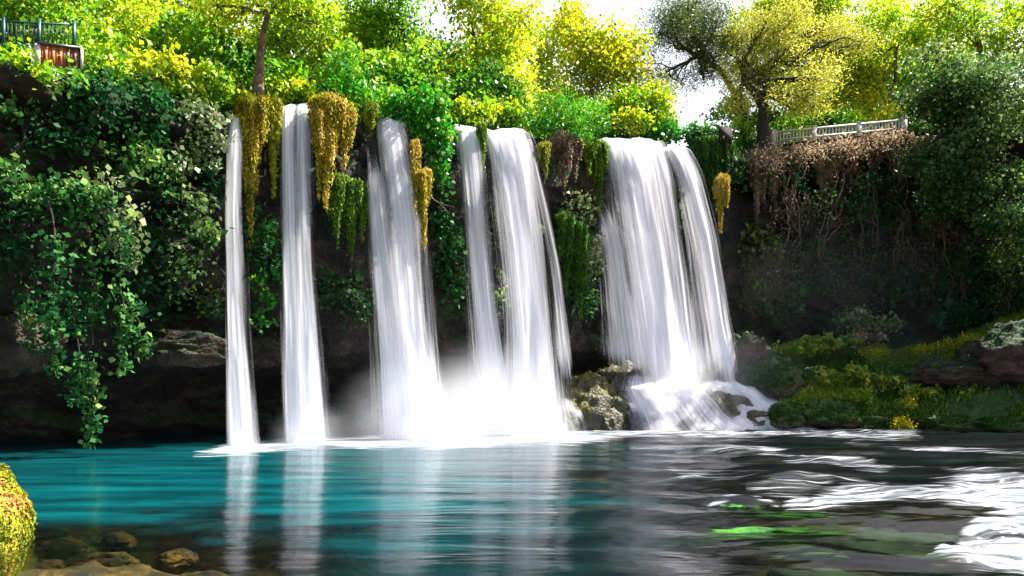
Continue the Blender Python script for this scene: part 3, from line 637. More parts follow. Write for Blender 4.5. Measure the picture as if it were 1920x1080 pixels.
# cascade: water running over the boulders
def cascade(label, rows, dens, layers=2, bul=.25):
    """rows: (py, xl, xr, Y)"""
    t = thing('cascade', label, 'cascade', P(rows[0][1], rows[0][0], rows[0][3]), 'white cascades over the boulders')
    rows = np.array(rows, float); py = np.linspace(rows[0, 0], rows[-1, 0], 50); u = np.linspace(0, 1, 60)
    xl = np.interp(py, rows[:, 0], rows[:, 1]); xr = np.interp(py, rows[:, 0], rows[:, 2]); Yv = np.interp(py, rows[:, 0], rows[:, 3])
    Vs, Fs, fu, fv, de = [], [], [], [], []; nb = 0
    for l in range(layers):
        U, PYg = np.meshgrid(u, py); X = xl[:, None]+(xr-xl)[:, None]*U; Y = Yv[:, None]+0*U
        down = (PYg-py[0])/(py[-1]-py[0])
        Y = Y-bul*np.sin(np.pi*U)+.22*l+.4*fbm(X*.022, PYg*.025, 0, 50+l, 2)
        Z = CH+(HZ-PYg)/F*Yv[:, None]+.3*fbm(X*.025, PYg*.02, 0, 57, 2)*(1-.7*down); Xw = (X-960)/F*Yv[:, None]
        Vs.append(np.stack([Xw, Y, Z], -1).reshape(-1, 3)); Fs.append(grid_faces(*U.shape)+nb); nb += U.size
        W = (xr.mean()-xl.mean())/F*Yv.mean()
        fu.append((U*W*.6+l*4+rows[0, 1]*.1).ravel()); fv.append((-down*5+l).ravel())
        edge = np.minimum(U, 1-U)*2
        de.append((dens-.1*l+1.0*(sstep(0, .6, edge)-1)+.55*fbm(X*.022, PYg*.03, 0, 77, 3)+.8*(sstep(0, .12, down)-1)).ravel())
    mk('water_sheet', np.concatenate(Vs), np.concatenate(Fs), M['fall'], t, attrs={'fu': np.concatenate(fu), 'fv': np.concatenate(fv), 'dens': np.concatenate(de)}, smooth=True)
cascade('thin veil of water over the golden mossy boulder', [(735, 1030, 1075, 34.6), (770, 1025, 1100, 34.0), (812, 1020, 1120, 33.6)], .40)
cascade('white cascade spreading from the widest waterfall over the rocks', [(690, 1150, 1310, 36.1), (730, 1130, 1350, 35.5), (775, 1150, 1390, 34.9), (808, 1150, 1440, 34.4)], .95, 3, .4)
cascade('white cascade running right from the rightmost waterfall to the mossy bank', [(712, 1300, 1400, 37.2), (740, 1310, 1450, 36.4), (770, 1330, 1500, 35.8), (806, 1350, 1530, 34.9)], 1.0, 3, .3)
gb = bpy.data.objects['mossy_boulder']
# moss cushions growing on the two golden boulders
for ob, cc, rr_, sd in ((gb, (P(1105, 770, 35.6)[0], 35.6, .7), (2.3, 1.4, 2.3), 3), (bpy.data.objects['mossy_boulder.001'], (P(1190, 760, 36.9)[0], 36.9, .4), (2.6, 1.3, 2.7), 5)):
    d = RNG.normal(0, 1, (9000, 3)); d[:, 2] = np.abs(d[:, 2])-.35; d /= np.linalg.norm(d, axis=1)[:, None]
    am_ = .3 if sd == 3 else .5
    k = .95+.6*am_*np.abs(fbm(d[:, 0]*2.2+sd, d[:, 1]*2.2, d[:, 2]*3.2, sd+30, 3))+am_*fbm(d[:, 0]*1.4+sd, d[:, 1]*1.4, d[:, 2]*1.4, sd, 4)+.35*am_*fbm(d[:, 0]*5, d[:, 1]*5+sd, d[:, 2]*5, sd+5, 3)
    kp = fbm(d[:, 0]*2, d[:, 1]*2, d[:, 2]*3, 7, 3)+d[:, 2]*.6 > .22
    pv = (np.array(cc)+d*k[:, None]*np.array(rr_)*1.01)[kp]
    mc_ = leaf_mesh('moss_cover', pv-np.array(cc), M['moss_gold'], None, .085, .3, .4, .8, .12+.6*fbm(pv[:, 0]*1.5, pv[:, 1], pv[:, 2]*1.5, 47, 3), d[kp]*1.3); mc_.parent = ob

# right bank: one terrain sheet from the waterline to the cliff foot
bpx = np.linspace(1370, 2700, 260); bt = np.linspace(-.06, 1, 120)
BPX, BT = np.meshgrid(bpx, bt)
Yw = np.interp(BPX, [1370, 1440, 1580, 1720, 1920, 2700], [37.8, 35.4, 34.8, 34.4, 33.5, 24]); Yb = lipY(BPX)+1.5
BYY = Yw+(Yb-Yw)*BT
zt = np.interp(BPX, [1370, 1500, 1640, 1760, 1880, 2700], [3.2, 4.9, 4.8, 4.2, 6.6, 8])
prof = np.interp(BT, [-.06, 0, .10, .2, .45, .7, 1], [-.8, -.1, .26, .34, .66, .94, 1.05])
BXX = (BPX-960)/F*BYY
BZZ = zt*prof+(fbm(BXX*.5, BYY*.6, 0, 91, 4)*.8+.35*np.abs(fbm(BXX*1.3, BYY*1.5, 0, 95, 3)))*np.clip(BT*8+.3, 0, 1)
bank = mk('bank', np.stack([BXX, BYY, BZZ], -1).reshape(-1, 3), grid_faces(*BPX.shape), M['bank'], smooth=True); bank['kind'] = 'structure'
def bankpt(px, t_):
    i = np.clip(((px-1370)/(2700-1370)*259).astype(int), 0, 259); j = np.clip(((t_+.06)/1.06*119).astype(int), 0, 119)
    return np.stack([BXX[j, i], BYY[j, i], BZZ[j, i]], -1)
# grass on the bank (uncountable)
n = 170000
gp = RNG.uniform(1375, 2300, n); gt = RNG.uniform(.02, 1, n)**.9
keep = fbm(gp*.02, gt*6, 0, 101, 3) > -.12
pts = bankpt(gp[keep], gt[keep])+RNG.normal(0, .1, (keep.sum(), 3))*np.array([1, 1, .3])+np.array([0, 0, .10])
lit = .62+.45*fbm(pts[:, 0]*.4, pts[:, 1]*.4, 0, 105, 3)  # sunlit patches put into the grass tone
setp(leaf_mesh('bank_grass', pts, M['grass'], None, .34, .0, .16, -2.2, lit), 'low rough green grass covering the right bank', 'grass', kind='stuff')
for px, py, Y, r, mt, lb, sd in [
    (1478, 786, 35.2, (1.0, .8, .85), 'bank', 'mossy boulder at the waterline nearest the white cascade', 21),
    (1550, 785, 35.2, (1.5, 1.0, .85), 'bank', 'broad mossy boulder at the waterline next to the cascade boulder', 22),
    (1640, 798, 34.9, (1.2, .8, .5), 'bank', 'low mossy boulder just left of the lime green tuft', 23),
    (1770, 797, 34.6, (1.6, .9, .5), 'bank', 'dark mossy boulder just right of the lime green tuft', 24),
    (1890, 800, 34.0, (1.5, .9, .5), 'bank', 'brown boulder at the waterline by the right edge', 25),
    (1905, 665, 35.5, (2.6, 1.6, 1.5), 'redrock', 'big reddish layered rock on top of the bank at the right edge', 26),
    (1800, 700, 36.0, (2.2, 1.4, .9), 'redrock', 'flat earthy rock below the yellow green grass strip', 27),
    (1400, 690, 38.6, (1.6, 1.2, 1.9), 'redrock', 'brown wet rock face beside the foot of the rightmost waterfall', 28),
    (1455, 720, 37.6, (1.6, 1.2, 1.5), 'bank', 'earthy mound behind the waterline boulders', 29)]:
    bt_ = thing('boulder', lb, 'boulder', P(px, py, Y))
    rock('stone', '', '', P(px, py, Y), r, M[mt], sd, .45, part=bt_)
    nn_ = int(2600*r[0]*r[2]) if mt == 'bank' else int(250*r[0]*r[2])
    d = RNG.normal(0, 1, (nn_, 3)); d[:, 2] = np.abs(d[:, 2])*.9-.15; d /= np.linalg.norm(d, axis=1)[:, None]
    k = 1+.45*fbm(d[:, 0]*1.4+sd, d[:, 1]*1.4, d[:, 2]*1.4, sd, 4)+.16*fbm(d[:, 0]*5, d[:, 1]*5+sd, d[:, 2]*5, sd+5, 3)
    leaf_mesh('moss_cover', P(px, py, Y)+d*k[:, None]*np.array(r)*1.02, M['moss_green'], bt_, .2, .1, .22, 1.2, .25+.3*fbm(d[:, 0]*2, d[:, 1]*2, d[:, 2]*2, sd+9, 3), d*1.2)
def tuft(label, blobs, mat, size=.2, tone=.6, dens=1, name='grass_tuft', cat='plant'):
    return shrub(name, label, cat, blobs, mat, size, dens, tone, None, 16, .13, .3, .5, -1.0, 2, .3)
tuft('lime green moss tuft at the waterline, its sun glow put into the colour', [(1690, 796, 20, 11, 33.9)], 'moss_lime', .13, .75, 2.6)  # lime tone stands in for sun patches on the shaded bank
tuft('yellow green tuft just above the lime tuft', [(1700, 757, 14, 8, 34.6)], 'moss_lime', .13, .6, 2)
tuft('yellow grass patch coloured as sunlit in the middle of the bank', [(1635, 662, 26, 6, 37.5)], 'moss_lime', .12, .35, 3.5)
tuft('strip of grass coloured as sunlit along the ledge below the reddish rock', [(1740, 655, 22, 6, 37), (1780, 646, 22, 6, 36.8), (1820, 638, 22, 6, 36.4)], 'moss_lime', .12, .4, 3.5)
tuft('light green weed clump beside the waterline boulders', [(1620, 745, 18, 22, 35.2)], 'moss_green', .16, .85, 1.2)
for i, (px, py, Y, rx, ry, lb) in enumerate([(1500, 655, 38, 40, 16, 'tall green grass clump by the wet rock face'), (1560, 640, 39, 45, 14, 'long grass clump at the top of the bank behind the mound'),
    (1660, 715, 36.5, 36, 16, 'rough grass clump halfway down the bank'), (1750, 735, 35.6, 50, 14, 'dark grass clump above the dark mossy boulder'), (1850, 740, 35.2, 50, 16, 'dark grass clump under the reddish rock'), (1580, 700, 36.6, 40, 16, 'green grass clump on the earthy mound')]):
    tuft(lb, [(px, py, rx*1.2, ry*.6, Y)], 'grass', .34, .7, 1.0)
shrub('shrub', 'small light leaved bush at the foot of the right cliff', 'shrub', [(1600, 600, 38, 18, 41), (1660, 606, 26, 16, 41)], 'pale', .22, .8, .3)
shrub('shrub', 'dry brown bush on the crest of the bank', 'shrub', [(1620, 636, 40, 12, 40)], 'dry', .22, .9, .4)

# foreground mossy rock at the left edge
c0 = np.array([-7.82, 9.6, .30])
fr = thing('mossy_rock', 'sunlit rock thick with yellow green moss at the left edge of the pool', 'rock', (-7.82, 9.6, 0))
rock('rock_body', '', '', c0, (.62, .9, 1.0), M['moss_body_moss_gold'], 41, .2, part=fr)
d = RNG.normal(0, 1, (26000, 3)); d /= np.linalg.norm(d, axis=1)[:, None]
k = .95+.12*np.abs(fbm(d[:, 0]*2.2+41, d[:, 1]*2.2, d[:, 2]*3.2, 71, 3))+.2*fbm(d[:, 0]*1.4+41, d[:, 1]*1.4, d[:, 2]*1.4, 41, 4)+.07*fbm(d[:, 0]*5, d[:, 1]*5+41, d[:, 2]*5, 46, 3)
pp = c0+d*(k*(1.02+RNG.uniform(0, .05, 26000)))[:, None]*np.array((.62, .9, 1.0))
leaf_mesh('moss_cover', pp, M['moss_front'], fr, .055, .3, .5, .8, .5+.75*fbm(pp[:, 0]*3, pp[:, 1]*3, pp[:, 2]*3, 47, 3), d*1.5)
# submerged stones with algae
M['algae'] = rock_mat('green_algae', [(.3, (.002, .03, .001)), (.5, (.012, .12, .001)), (.7, (.06, .24, .002))], 2.5, None, 0, .4, .95)
M['darkbed'] = rock_mat('dark_algae_stone', [(.35, (.001, .003, .001)), (.5, (.001, .022, .001)), (.62, (.004, .05, .002)), (.78, (.020, .014, .003))], 2.5, None, 0, .4, .95)
for px, py, r, mt, sd, rot, lb in [
    (1400, 990, (1.35, .16, .10), 'algae', 51, .10, 'bright green algae streak under water, the longest'), (1395, 942, (.42, .20, .14), 'algae', 52, .05, 'green algae covered stone ringed by bright water'),
    (1120, 902, (.7, .12, .06), 'algae', 53, .05, 'faint green algae streak in the middle of the river'), (1290, 965, (.5, .08, .05), 'algae', 54, 0, 'thin green algae streak behind the longest streak'),
    (1335, 1000, (.8, .07, .04), 'algae', 71, .12, 'lower green algae streak running beside the longest'), (1480, 960, (.6, .07, .05), 'algae', 72, -.05, 'short green algae streak right of the ringed stone'), (1530, 1030, (.45, .06, .05), 'algae', 73, .1, 'small green algae patch above the bottom edge boulder'),
    (1600, 975, (1.6, .7, .25), 'darkbed', 55, -.1, 'dark green submerged ledge below the white rapids'), (1560, 1050, (1.6, .8, .28), 'darkbed', 56, -.2, 'brown green submerged boulder at the bottom edge'),
    (1770, 1000, (1.3, .6, .2), 'darkbed', 57, -.2, 'dark submerged boulder above the lower rapid'), (1450, 905, (.9, .35, .15), 'darkbed', 58, 0, 'dark submerged stone left of the white rapids')]:
    Y = waterY(py)/1.0; o = rock('submerged_stone', lb, 'stone', ((px-960)/F*Y, Y, -r[2]-(.05 if mt == 'algae' else .22)), r, M[mt], sd, .75); o.rotation_euler = (0, 0, rot)
GLD = [(120, 1010), (190, 1035), (60, 1050), (250, 1060), (150, 1070), (330, 1030), (380, 1075), (220, 1000), (90, 985)]
POSW = ['leftmost in the back row', 'second in the front', 'hugging the mossy rock', 'at the bottom edge right of the group', 'at the bottom edge in the middle', 'greenish, farther right', 'rightmost of the group', 'topmost of the group', 'just beside the mossy rock tip']
for i, (px, py) in enumerate(GLD):
    Y = 3.1*F/(py-HZ); o = rock('submerged_stone', 'golden brown stone under clear shallow water, '+POSW[i], 'stone', ((px-960)/F*Y, Y, -.92), (random.uniform(.35, .7), random.uniform(.25, .45), .22), M['bed'], 60+i, .35, 'golden stones under the shallows')

# ------------------------------------------------------------------ hanging moss and lip bushes
moss('hanging_moss', 'golden moss curtain between the narrowest and second waterfalls', [(468, 186, 260, 24, 27.3), (470, 190, 480, 15, 27.2), (487, 186, 330, 14, 27.4), (455, 215, 300, 10, 27.2)], size=.15, tone=.45)
moss('hanging_moss', 'yellow green moss column touching the left side of the second waterfall', [(514, 188, 380, 13, 27.9), (505, 200, 300, 10, 28.1)], 'moss_lime', size=.15, tone=.6)
moss('hanging_moss', 'biggest golden moss clump hanging just right of the second waterfall', [(615, 184, 330, 34, 28.0), (612, 180, 405, 24, 27.9), (645, 205, 320, 22, 28.3), (598, 200, 380, 12, 27.8)], size=.16, tone=.6)
moss('hanging_moss', 'green moss drapery beneath the biggest golden clump', [(630, 330, 470, 20, 28.6), (655, 340, 490, 22, 28.9), (678, 350, 460, 16, 29.2)], 'moss_green', 'moss_green', size=.15, tone=.55)
moss('hanging_moss', 'small green and gold moss nub on the top left of the third waterfall', [(694, 195, 262, 14, 29.7)], 'moss_lime', size=.14, tone=.4)
moss('hanging_moss', 'long golden moss streak along the right edge of the third waterfall', [(778, 265, 400, 9, 29.6), (794, 320, 470, 12, 29.3)], size=.15, tone=.7)
moss('hanging_moss', 'thin olive moss strip splitting the two streams of the middle waterfall', [(903, 232, 350, 9, 32.2)], 'moss_green', 'moss_green', size=.15, tone=.7)
moss('hanging_moss', 'light green moss strip on the left of the root bundle', [(1020, 270, 345, 12, 33.2)], 'moss_lime', 'moss_green', size=.15, tone=.3)
moss('hanging_roots', 'dry brown root bundle hanging under the round green bush', [(1055, 250, 370, 20, 33.9), (1078, 255, 345, 14, 34.2)], 'dry', 'dry', size=.16, tone=.5, cat='roots')
moss('hanging_moss', 'green moss lobe hanging over the left edge of the widest waterfall', [(1122, 268, 392, 18, 37.0), (1105, 262, 330, 14, 36.6)], 'moss_green', 'moss_green', size=.18, tone=.75)
moss('hanging_moss', 'green shaggy moss in the middle distance behind the middle waterfall', [(1085, 420, 620, 20, 35.6), (1060, 400, 560, 16, 35.4)], 'moss_green', 'moss_green', size=.16, tone=.4)
moss('hanging_moss', 'golden moss tip hanging beside the rightmost waterfall', [(1352, 330, 440, 14, 39.4)], 'moss_gold', size=.17, tone=.75)
moss('hanging_moss', 'dark green moss drapery above the golden tip beside the rightmost waterfall', [(1325, 260, 385, 26, 39.6), (1350, 265, 370, 24, 39.9)], 'moss_green', 'moss_green', size=.18, tone=.3)
moss('hanging_roots', 'pinkish dry roots draped over the right cliff edge beside the dark moss', [(1420, 285, 440, 18, 42.0), (1450, 280, 400, 22, 42.4), (1490, 278, 360, 22, 43)], 'dry', 'dry', size=.2, tone=.6, cat='roots')
moss('hanging_roots', 'dry roots hanging under the middle of the white fence', [(1550, 272, 420, 20, 43.6), (1590, 268, 340, 26, 43.6), (1640, 258, 330, 26, 43.4)], 'dry', 'dry', size=.2, tone=.55, cat='roots')
moss('hanging_roots', 'dry brown growth at the right end of the white fence', [(1690, 258, 360, 28, 42.8), (1735, 262, 330, 26, 42.4)], 'dry', 'dry', size=.2, tone=.5, cat='roots')

shrub('moss_tuft', 'lime green grassy tuft crowning the biggest golden moss clump', 'moss', [(618, 190, 28, 12, 28.0), (645, 205, 18, 12, 28.2)], 'moss_lime', .12, 3, .55, aspect=.3, sig=.12, down=.5)
shrub('moss_tuft', 'green tuft on top of the moss curtain under the slender trunk', 'moss', [(470, 192, 26, 10, 27.2), (508, 190, 18, 9, 27.9)], 'moss_lime', .12, 3, .5, aspect=.3, sig=.12, down=.5)
shrub('moss_tuft', 'green grassy tuft at the lip left of the third waterfall', 'moss', [(692, 205, 16, 18, 29.6)], 'moss_green', .12, 3, .9, aspect=.3, sig=.12, down=.5)
shrub('bush', 'feathery bright green bush growing between the second and third waterfalls', 'bush', [(650, 140, 38, 60, 29.8), (625, 175, 30, 34, 29.5), (672, 185, 34, 30, 29.8), (700, 205, 20, 28, 30.2)], 'bright', .2, 1.1, .6, down=.9, aspect=.45)
shrub('bush', 'leafy bright green bush hanging over the right side of the third waterfall', 'bush', [(790, 205, 52, 44, 30.6), (815, 250, 34, 46, 30.7), (740, 195, 24, 22, 30.8), (818, 305, 20, 34, 31)], 'bright', .2, 1.2, .5)
shrub('bush', 'round bright green bush between the middle and widest waterfalls', 'bush', [(1050, 205, 52, 34, 34.6), (1110, 220, 40, 34, 35.4), (1010, 225, 28, 28, 34), (1062, 240, 44, 26, 34.2)], 'bright', .17, 1.5, .66, down=.6, aspect=.4)
shrub('bush', 'dark green low bush behind the top of the rightmost waterfall', 'bush', [(1260, 248, 34, 14, 40.5), (1310, 250, 28, 18, 40.6)], 'bright', .2, 1.1, .35)
shrub('bush', 'dark blue green bush right of the rightmost waterfall lip', 'bush', [(1335, 280, 38, 36, 40.2), (1372, 315, 30, 26, 40.8), (1310, 262, 24, 20, 40.2)], 'dark', .2, 1.3, .6)
for px, py, rx, ry, Y, lf, to, lb in [
    (105, 138, 46, 12, 20.3, 'plane_green', .45, 'low leafy growth along the foot of the ribbed panel'),
    (34, 112, 40, 18, 21.4, 'plane_green', .7, 'yellow green undergrowth left of the ribbed panel at the top left'), (190, 120, 50, 26, 24, 'plane_green', .6, 'undergrowth right of the wooden panel'),
    (290, 130, 70, 30, 25.2, 'yellow', .3, 'orange tinted bush on the cliff edge left of the slender trunk'), (385, 155, 55, 30, 26.6, 'plane_green', .6, 'yellow bush on the cliff edge above the narrowest waterfall'),
    (440, 178, 30, 16, 27.6, 'plane', .55, 'little leafy clump at the lip of the narrowest waterfall'), (545, 165, 46, 14, 29.8, 'plane', .6, 'low yellow shrub above the second waterfall'),
    (720, 185, 30, 26, 31.4, 'plane_green', .5, 'shrub behind the lip of the third waterfall'), (890, 205, 50, 18, 33.8, 'plane', .55, 'yellow shrub behind the lip of the middle waterfall'),
    (960, 210, 40, 20, 35, 'plane', .5, 'yellow green shrub left of the round bush'), (1180, 225, 46, 22, 39.4, 'plane', .6, 'golden shrub behind the lip of the widest waterfall'),
    (1240, 230, 36, 18, 41, 'plane', .5, 'shrub left of the gap of open sky'), (1390, 240, 26, 18, 44, 'plane_green', .5, 'shrub behind the brown board')]:
    shrub('bush', lb, 'bush', [(px, py, rx, ry, Y)], lf, .19, 1.0, to)

# ------------------------------------------------------------------ creepers on the cliff, left to right
LEFT = [
 ('dense dark creeper below the wooden panel', [(180, 180, 60, 50), (140, 240, 40, 50)], 'ivy', .22, .65),
 ('green creeper mass under the orange tinted bush', [(270, 200, 60, 50), (250, 260, 60, 50)], 'ivy', .3, .65),
 ('shiny leaved creeper left of the narrowest waterfall', [(370, 235, 40, 50), (340, 290, 44, 40)], 'pale', .25, .6),
 ('lush green creeper in the middle of the left cliff', [(230, 300, 60, 40), (300, 330, 40, 30)], 'ivy', .7, .6),
 ('creeper patch at the left edge high on the cliff', [(30, 215, 34, 18), (20, 330, 40, 26)], 'ivy', .6, .6),
 ('creeper patch above the big hanging vine', [(80, 370, 60, 30), (160, 370, 50, 34)], 'ivy', .65, .9),
 ('grey leaved shrub on the dark wall left of the narrowest waterfall', [(355, 400, 34, 36), (385, 450, 26, 30)], 'dark', .75, .6),
 ('grey green shrub above the brown ledge', [(340, 520, 38, 40), (395, 560, 26, 36)], 'dark', .7, .6),
 ('small bright creeper on the brown ledge', [(310, 640, 26, 26)], 'ivy', .7, .5),
 ('green climbing plant between the first two waterfalls, upper', [(490, 440, 20, 40)], 'ivy', .45, .6),
 ('green climbing plant between the first two waterfalls, lower', [(490, 560, 22, 60)], 'bright', .35, .35),
 ('dim creeper behind the second waterfall on its right', [(625, 540, 30, 36)], 'dark', .5, .7),
 ('creeper behind the third waterfall on its right', [(835, 400, 28, 60), (850, 500, 30, 70)], 'ivy', .45, .7),
 ('hanging shrub in the gap between the streams of the middle waterfall', [(930, 420, 20, 60), (945, 560, 22, 26)], 'pale', .2, .5),
 ('leafy creeper left of the widest waterfall', [(1080, 400, 34, 40), (1095, 480, 34, 50)], 'pale', .25, .7),
 ('green creeper low down left of the widest waterfall', [(1085, 560, 28, 50)], 'ivy', .5, .7),
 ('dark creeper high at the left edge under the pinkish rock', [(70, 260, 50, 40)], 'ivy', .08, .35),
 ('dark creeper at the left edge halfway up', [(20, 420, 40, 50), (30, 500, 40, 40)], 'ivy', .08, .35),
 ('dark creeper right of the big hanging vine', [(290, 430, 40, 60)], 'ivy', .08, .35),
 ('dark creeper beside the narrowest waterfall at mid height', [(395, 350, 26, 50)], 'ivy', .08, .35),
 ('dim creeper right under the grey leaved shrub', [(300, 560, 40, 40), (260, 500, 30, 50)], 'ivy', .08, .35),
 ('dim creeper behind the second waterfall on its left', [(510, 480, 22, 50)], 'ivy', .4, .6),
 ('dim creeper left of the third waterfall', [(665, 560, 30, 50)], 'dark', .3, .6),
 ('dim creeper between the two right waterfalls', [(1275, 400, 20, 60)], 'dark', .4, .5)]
for lb, bl, lf, to, de_ in LEFT:
    shrub('creeper', lb, 'creeper', bl, lf, .19, de_, to, 'creepers clinging to the cliff', yoff=.5, depth=.35, sig=.22)
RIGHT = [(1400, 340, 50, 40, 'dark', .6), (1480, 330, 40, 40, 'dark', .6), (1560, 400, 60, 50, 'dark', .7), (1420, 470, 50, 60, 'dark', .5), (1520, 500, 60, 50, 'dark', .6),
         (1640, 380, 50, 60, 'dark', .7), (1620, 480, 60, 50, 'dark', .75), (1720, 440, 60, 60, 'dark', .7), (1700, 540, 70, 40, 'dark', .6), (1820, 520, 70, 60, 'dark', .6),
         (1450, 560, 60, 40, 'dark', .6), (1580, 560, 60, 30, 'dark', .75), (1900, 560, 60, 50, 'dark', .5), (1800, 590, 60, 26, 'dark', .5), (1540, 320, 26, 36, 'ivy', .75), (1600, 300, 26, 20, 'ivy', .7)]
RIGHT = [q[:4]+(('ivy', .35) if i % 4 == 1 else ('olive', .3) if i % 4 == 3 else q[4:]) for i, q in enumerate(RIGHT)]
WR = ['beside the dark moss', 'under the pinkish roots', 'below the middle of the white fence', 'near the rightmost waterfall at mid height', 'at mid height below the fence', 'under the right end of the fence', 'in the centre of the shaded cliff',
      'below the big dark tree', 'low on the cliff below the tree', 'under the tree near the right edge', 'low down behind the wet rock face', 'right above the light leaved bush', 'at the right edge above the reddish rock', 'just above the yellow green grass strip', 'bright green, just under the fence', 'bright green, hanging among dry roots']
for (px, py, rx, ry, lf, to), wd in zip(RIGHT, WR):
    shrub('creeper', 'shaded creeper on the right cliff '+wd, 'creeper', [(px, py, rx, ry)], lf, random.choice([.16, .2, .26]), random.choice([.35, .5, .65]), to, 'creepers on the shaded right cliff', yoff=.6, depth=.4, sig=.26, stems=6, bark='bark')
vine('hanging_vine', 'biggest hanging vine with pale leaves toned as sunlit trailing to the pool at left', [
    ([(90, 380), (110, 460), (100, 560), (90, 640), (110, 700)], 1.1), ([(150, 350), (170, 450), (180, 560), (170, 660), (172, 760), (176, 832)], 1.3),
    ([(200, 370), (225, 450), (230, 540), (240, 620), (225, 700)], 1.2), ([(130, 500), (140, 600), (150, 700), (140, 760)], 1.5), ([(60, 540), (50, 600), (60, 660)], 1.1), ([(240, 560), (265, 620), (262, 670)], 1.2)], 'ivy', .18, .62, 1.15, wid=.34)
vine('hanging_vine', 'leafy vine hanging in front of the dark hollow above the big vine', [([(240, 380), (255, 430), (240, 500)], 1.1), ([(190, 330), (210, 400), (215, 460)], 1.3)], 'pale', .18, .4, 1.4)
vine('hanging_vine', 'trailing vine beside the shiny creeper left of the narrowest waterfall', [([(330, 270), (345, 320), (335, 380)], 1.0), ([(400, 210), (410, 260), (400, 320)], .7)], 'pale', .17, .45, 1.2)
vine('hanging_vine', 'leafy vine dangling right of the third waterfall below the bush', [([(815, 280), (822, 330), (815, 350)], .8)], 'pale', .17, .5, 1.5)
# rock showing between the creepers, and dry growth on the right cliff edge
for px, py, off, rr_, sd, lb in [(45, 160, .5, (1.0, .7, .55), 121, 'pinkish bare rock at the top of the left cliff under the wooden panel'), (330, 655, 1.0, (2.0, 1.0, .7), 122, 'brown rock ledge hanging over the dark cave left of the narrowest waterfall'),
        (30, 640, .5, (1.5, .9, 1.0), 123, 'brown rock low at the left edge above the cave'), (500, 660, .8, (1.4, .9, .6), 124, 'brown rock ledge between the first two waterfalls')]:
    rock('rock_ledge', lb, 'rock', cliffP(px, py, off-.6), rr_, M['ledge'], sd, .45)
for px, py, rx, ry, Y, to, lb in [(1440, 300, 34, 20, 41.2, .85, 'sunlit dry plant mound next to the twisted pine trunk'), (1510, 285, 40, 16, 42.3, .95, 'sunlit dry plant mound under the left half of the fence'), (1590, 276, 44, 16, 42.6, .95, 'sunlit dry plant mound under the middle of the fence'),
        (1665, 262, 36, 18, 42.2, .9, 'sunlit dry plant mound under the right end of the fence'), (1740, 285, 44, 20, 41.2, .6, 'dry pinkish growth beside the dark leaning tree')]:
    shrub('dry_shrub', lb, 'shrub', [(px, py, rx, ry, Y)], 'dry', .18, 1.0, to, 'dry plants on the right cliff edge', down=.6, aspect=.35, sig=.34, tvar=.6)
# bare roots hanging on the right cliff
for px, wd in [(1470, 'nearest the rightmost waterfall'), (1552, 'under the middle of the white fence'), (1612, 'under the right half of the white fence'), (1690, 'under the right end of the white fence'), (1765, 'twisting out below the big dark tree'), (1850, 'at the far right beneath the dark tree')]:
    t = thing('hanging_root', 'bare brown root on the shaded cliff '+wd, 'root', cliffP(px, 330, .9), 'bare roots on the right cliff')
    for s_ in range(5):
        y0 = random.uniform(290, 430); y1 = y0+random.uniform(60, 190); xs = px+random.uniform(-22, 22); mb = MB()
        q = np.array([cliffP(xs+14*math.sin(s_+k*.5+px), y0+(y1-y0)*k/9, .8) for k in range(10)])
        q[:, 1] = q[:, 1].min()+.15*np.sin(np.arange(10)); mb.tube(q, np.linspace(.05, .015, 10), 5)
        mb.build('strand', M['bark'], t, True)

for px, py, rx, ry, wd in [(1480, 400, 50, 40, 'under the dry mound beside the pine'), (1590, 350, 60, 40, 'under the middle of the white fence'), (1700, 350, 50, 50, 'under the right end of the white fence'), (1440, 520, 40, 70, 'beside the rightmost waterfall low down'), (1760, 480, 60, 70, 'below the dark tree'), (1600, 540, 60, 40, 'above the light leaved bush')]:
    shrub('dry_creeper', 'brown dried creeper on the shaded cliff '+wd, 'creeper', [(px, py, rx, ry)], 'dry', .22, .45, .3, 'dry creepers on the right cliff', yoff=.5, depth=.3, sig=.3, down=1.5, aspect=.3, bark='bark')
# undergrowth and far wood behind the lip: one mass
n = 90000
ux = RNG.uniform(-300, 2300, n); uh = RNG.random(n)**1.3
keep = ~((ux > 1250) & (ux < 1345)) & ~((ux > 985) & (ux < 1050) & (uh > .5))
ux, uh = ux[keep], uh[keep]; Yu = lipY(ux)+RNG.uniform(2, 4.5, len(ux))
hu = 3.3-2.0*((ux > 40) & (ux < 175))+1.6*fbm(ux*.012, 0, 0, 131, 3)-1.4*((ux > 1340) & (ux < 1700))-1.2*(ux < 130)
up_ = np.stack([(ux-960)/F*Yu, Yu, lipZ(ux)+uh*hu+.1], -1)
setp(leaf_mesh('undergrowth', up_, M['plane_green'], None, .22, .4, .9, 0, .38+.55*fbm(up_[:, 0]*.5, up_[:, 2]*.7, 0, 135, 3)), 'mass of green undergrowth behind the cliff edge', 'undergrowth', kind='stuff')

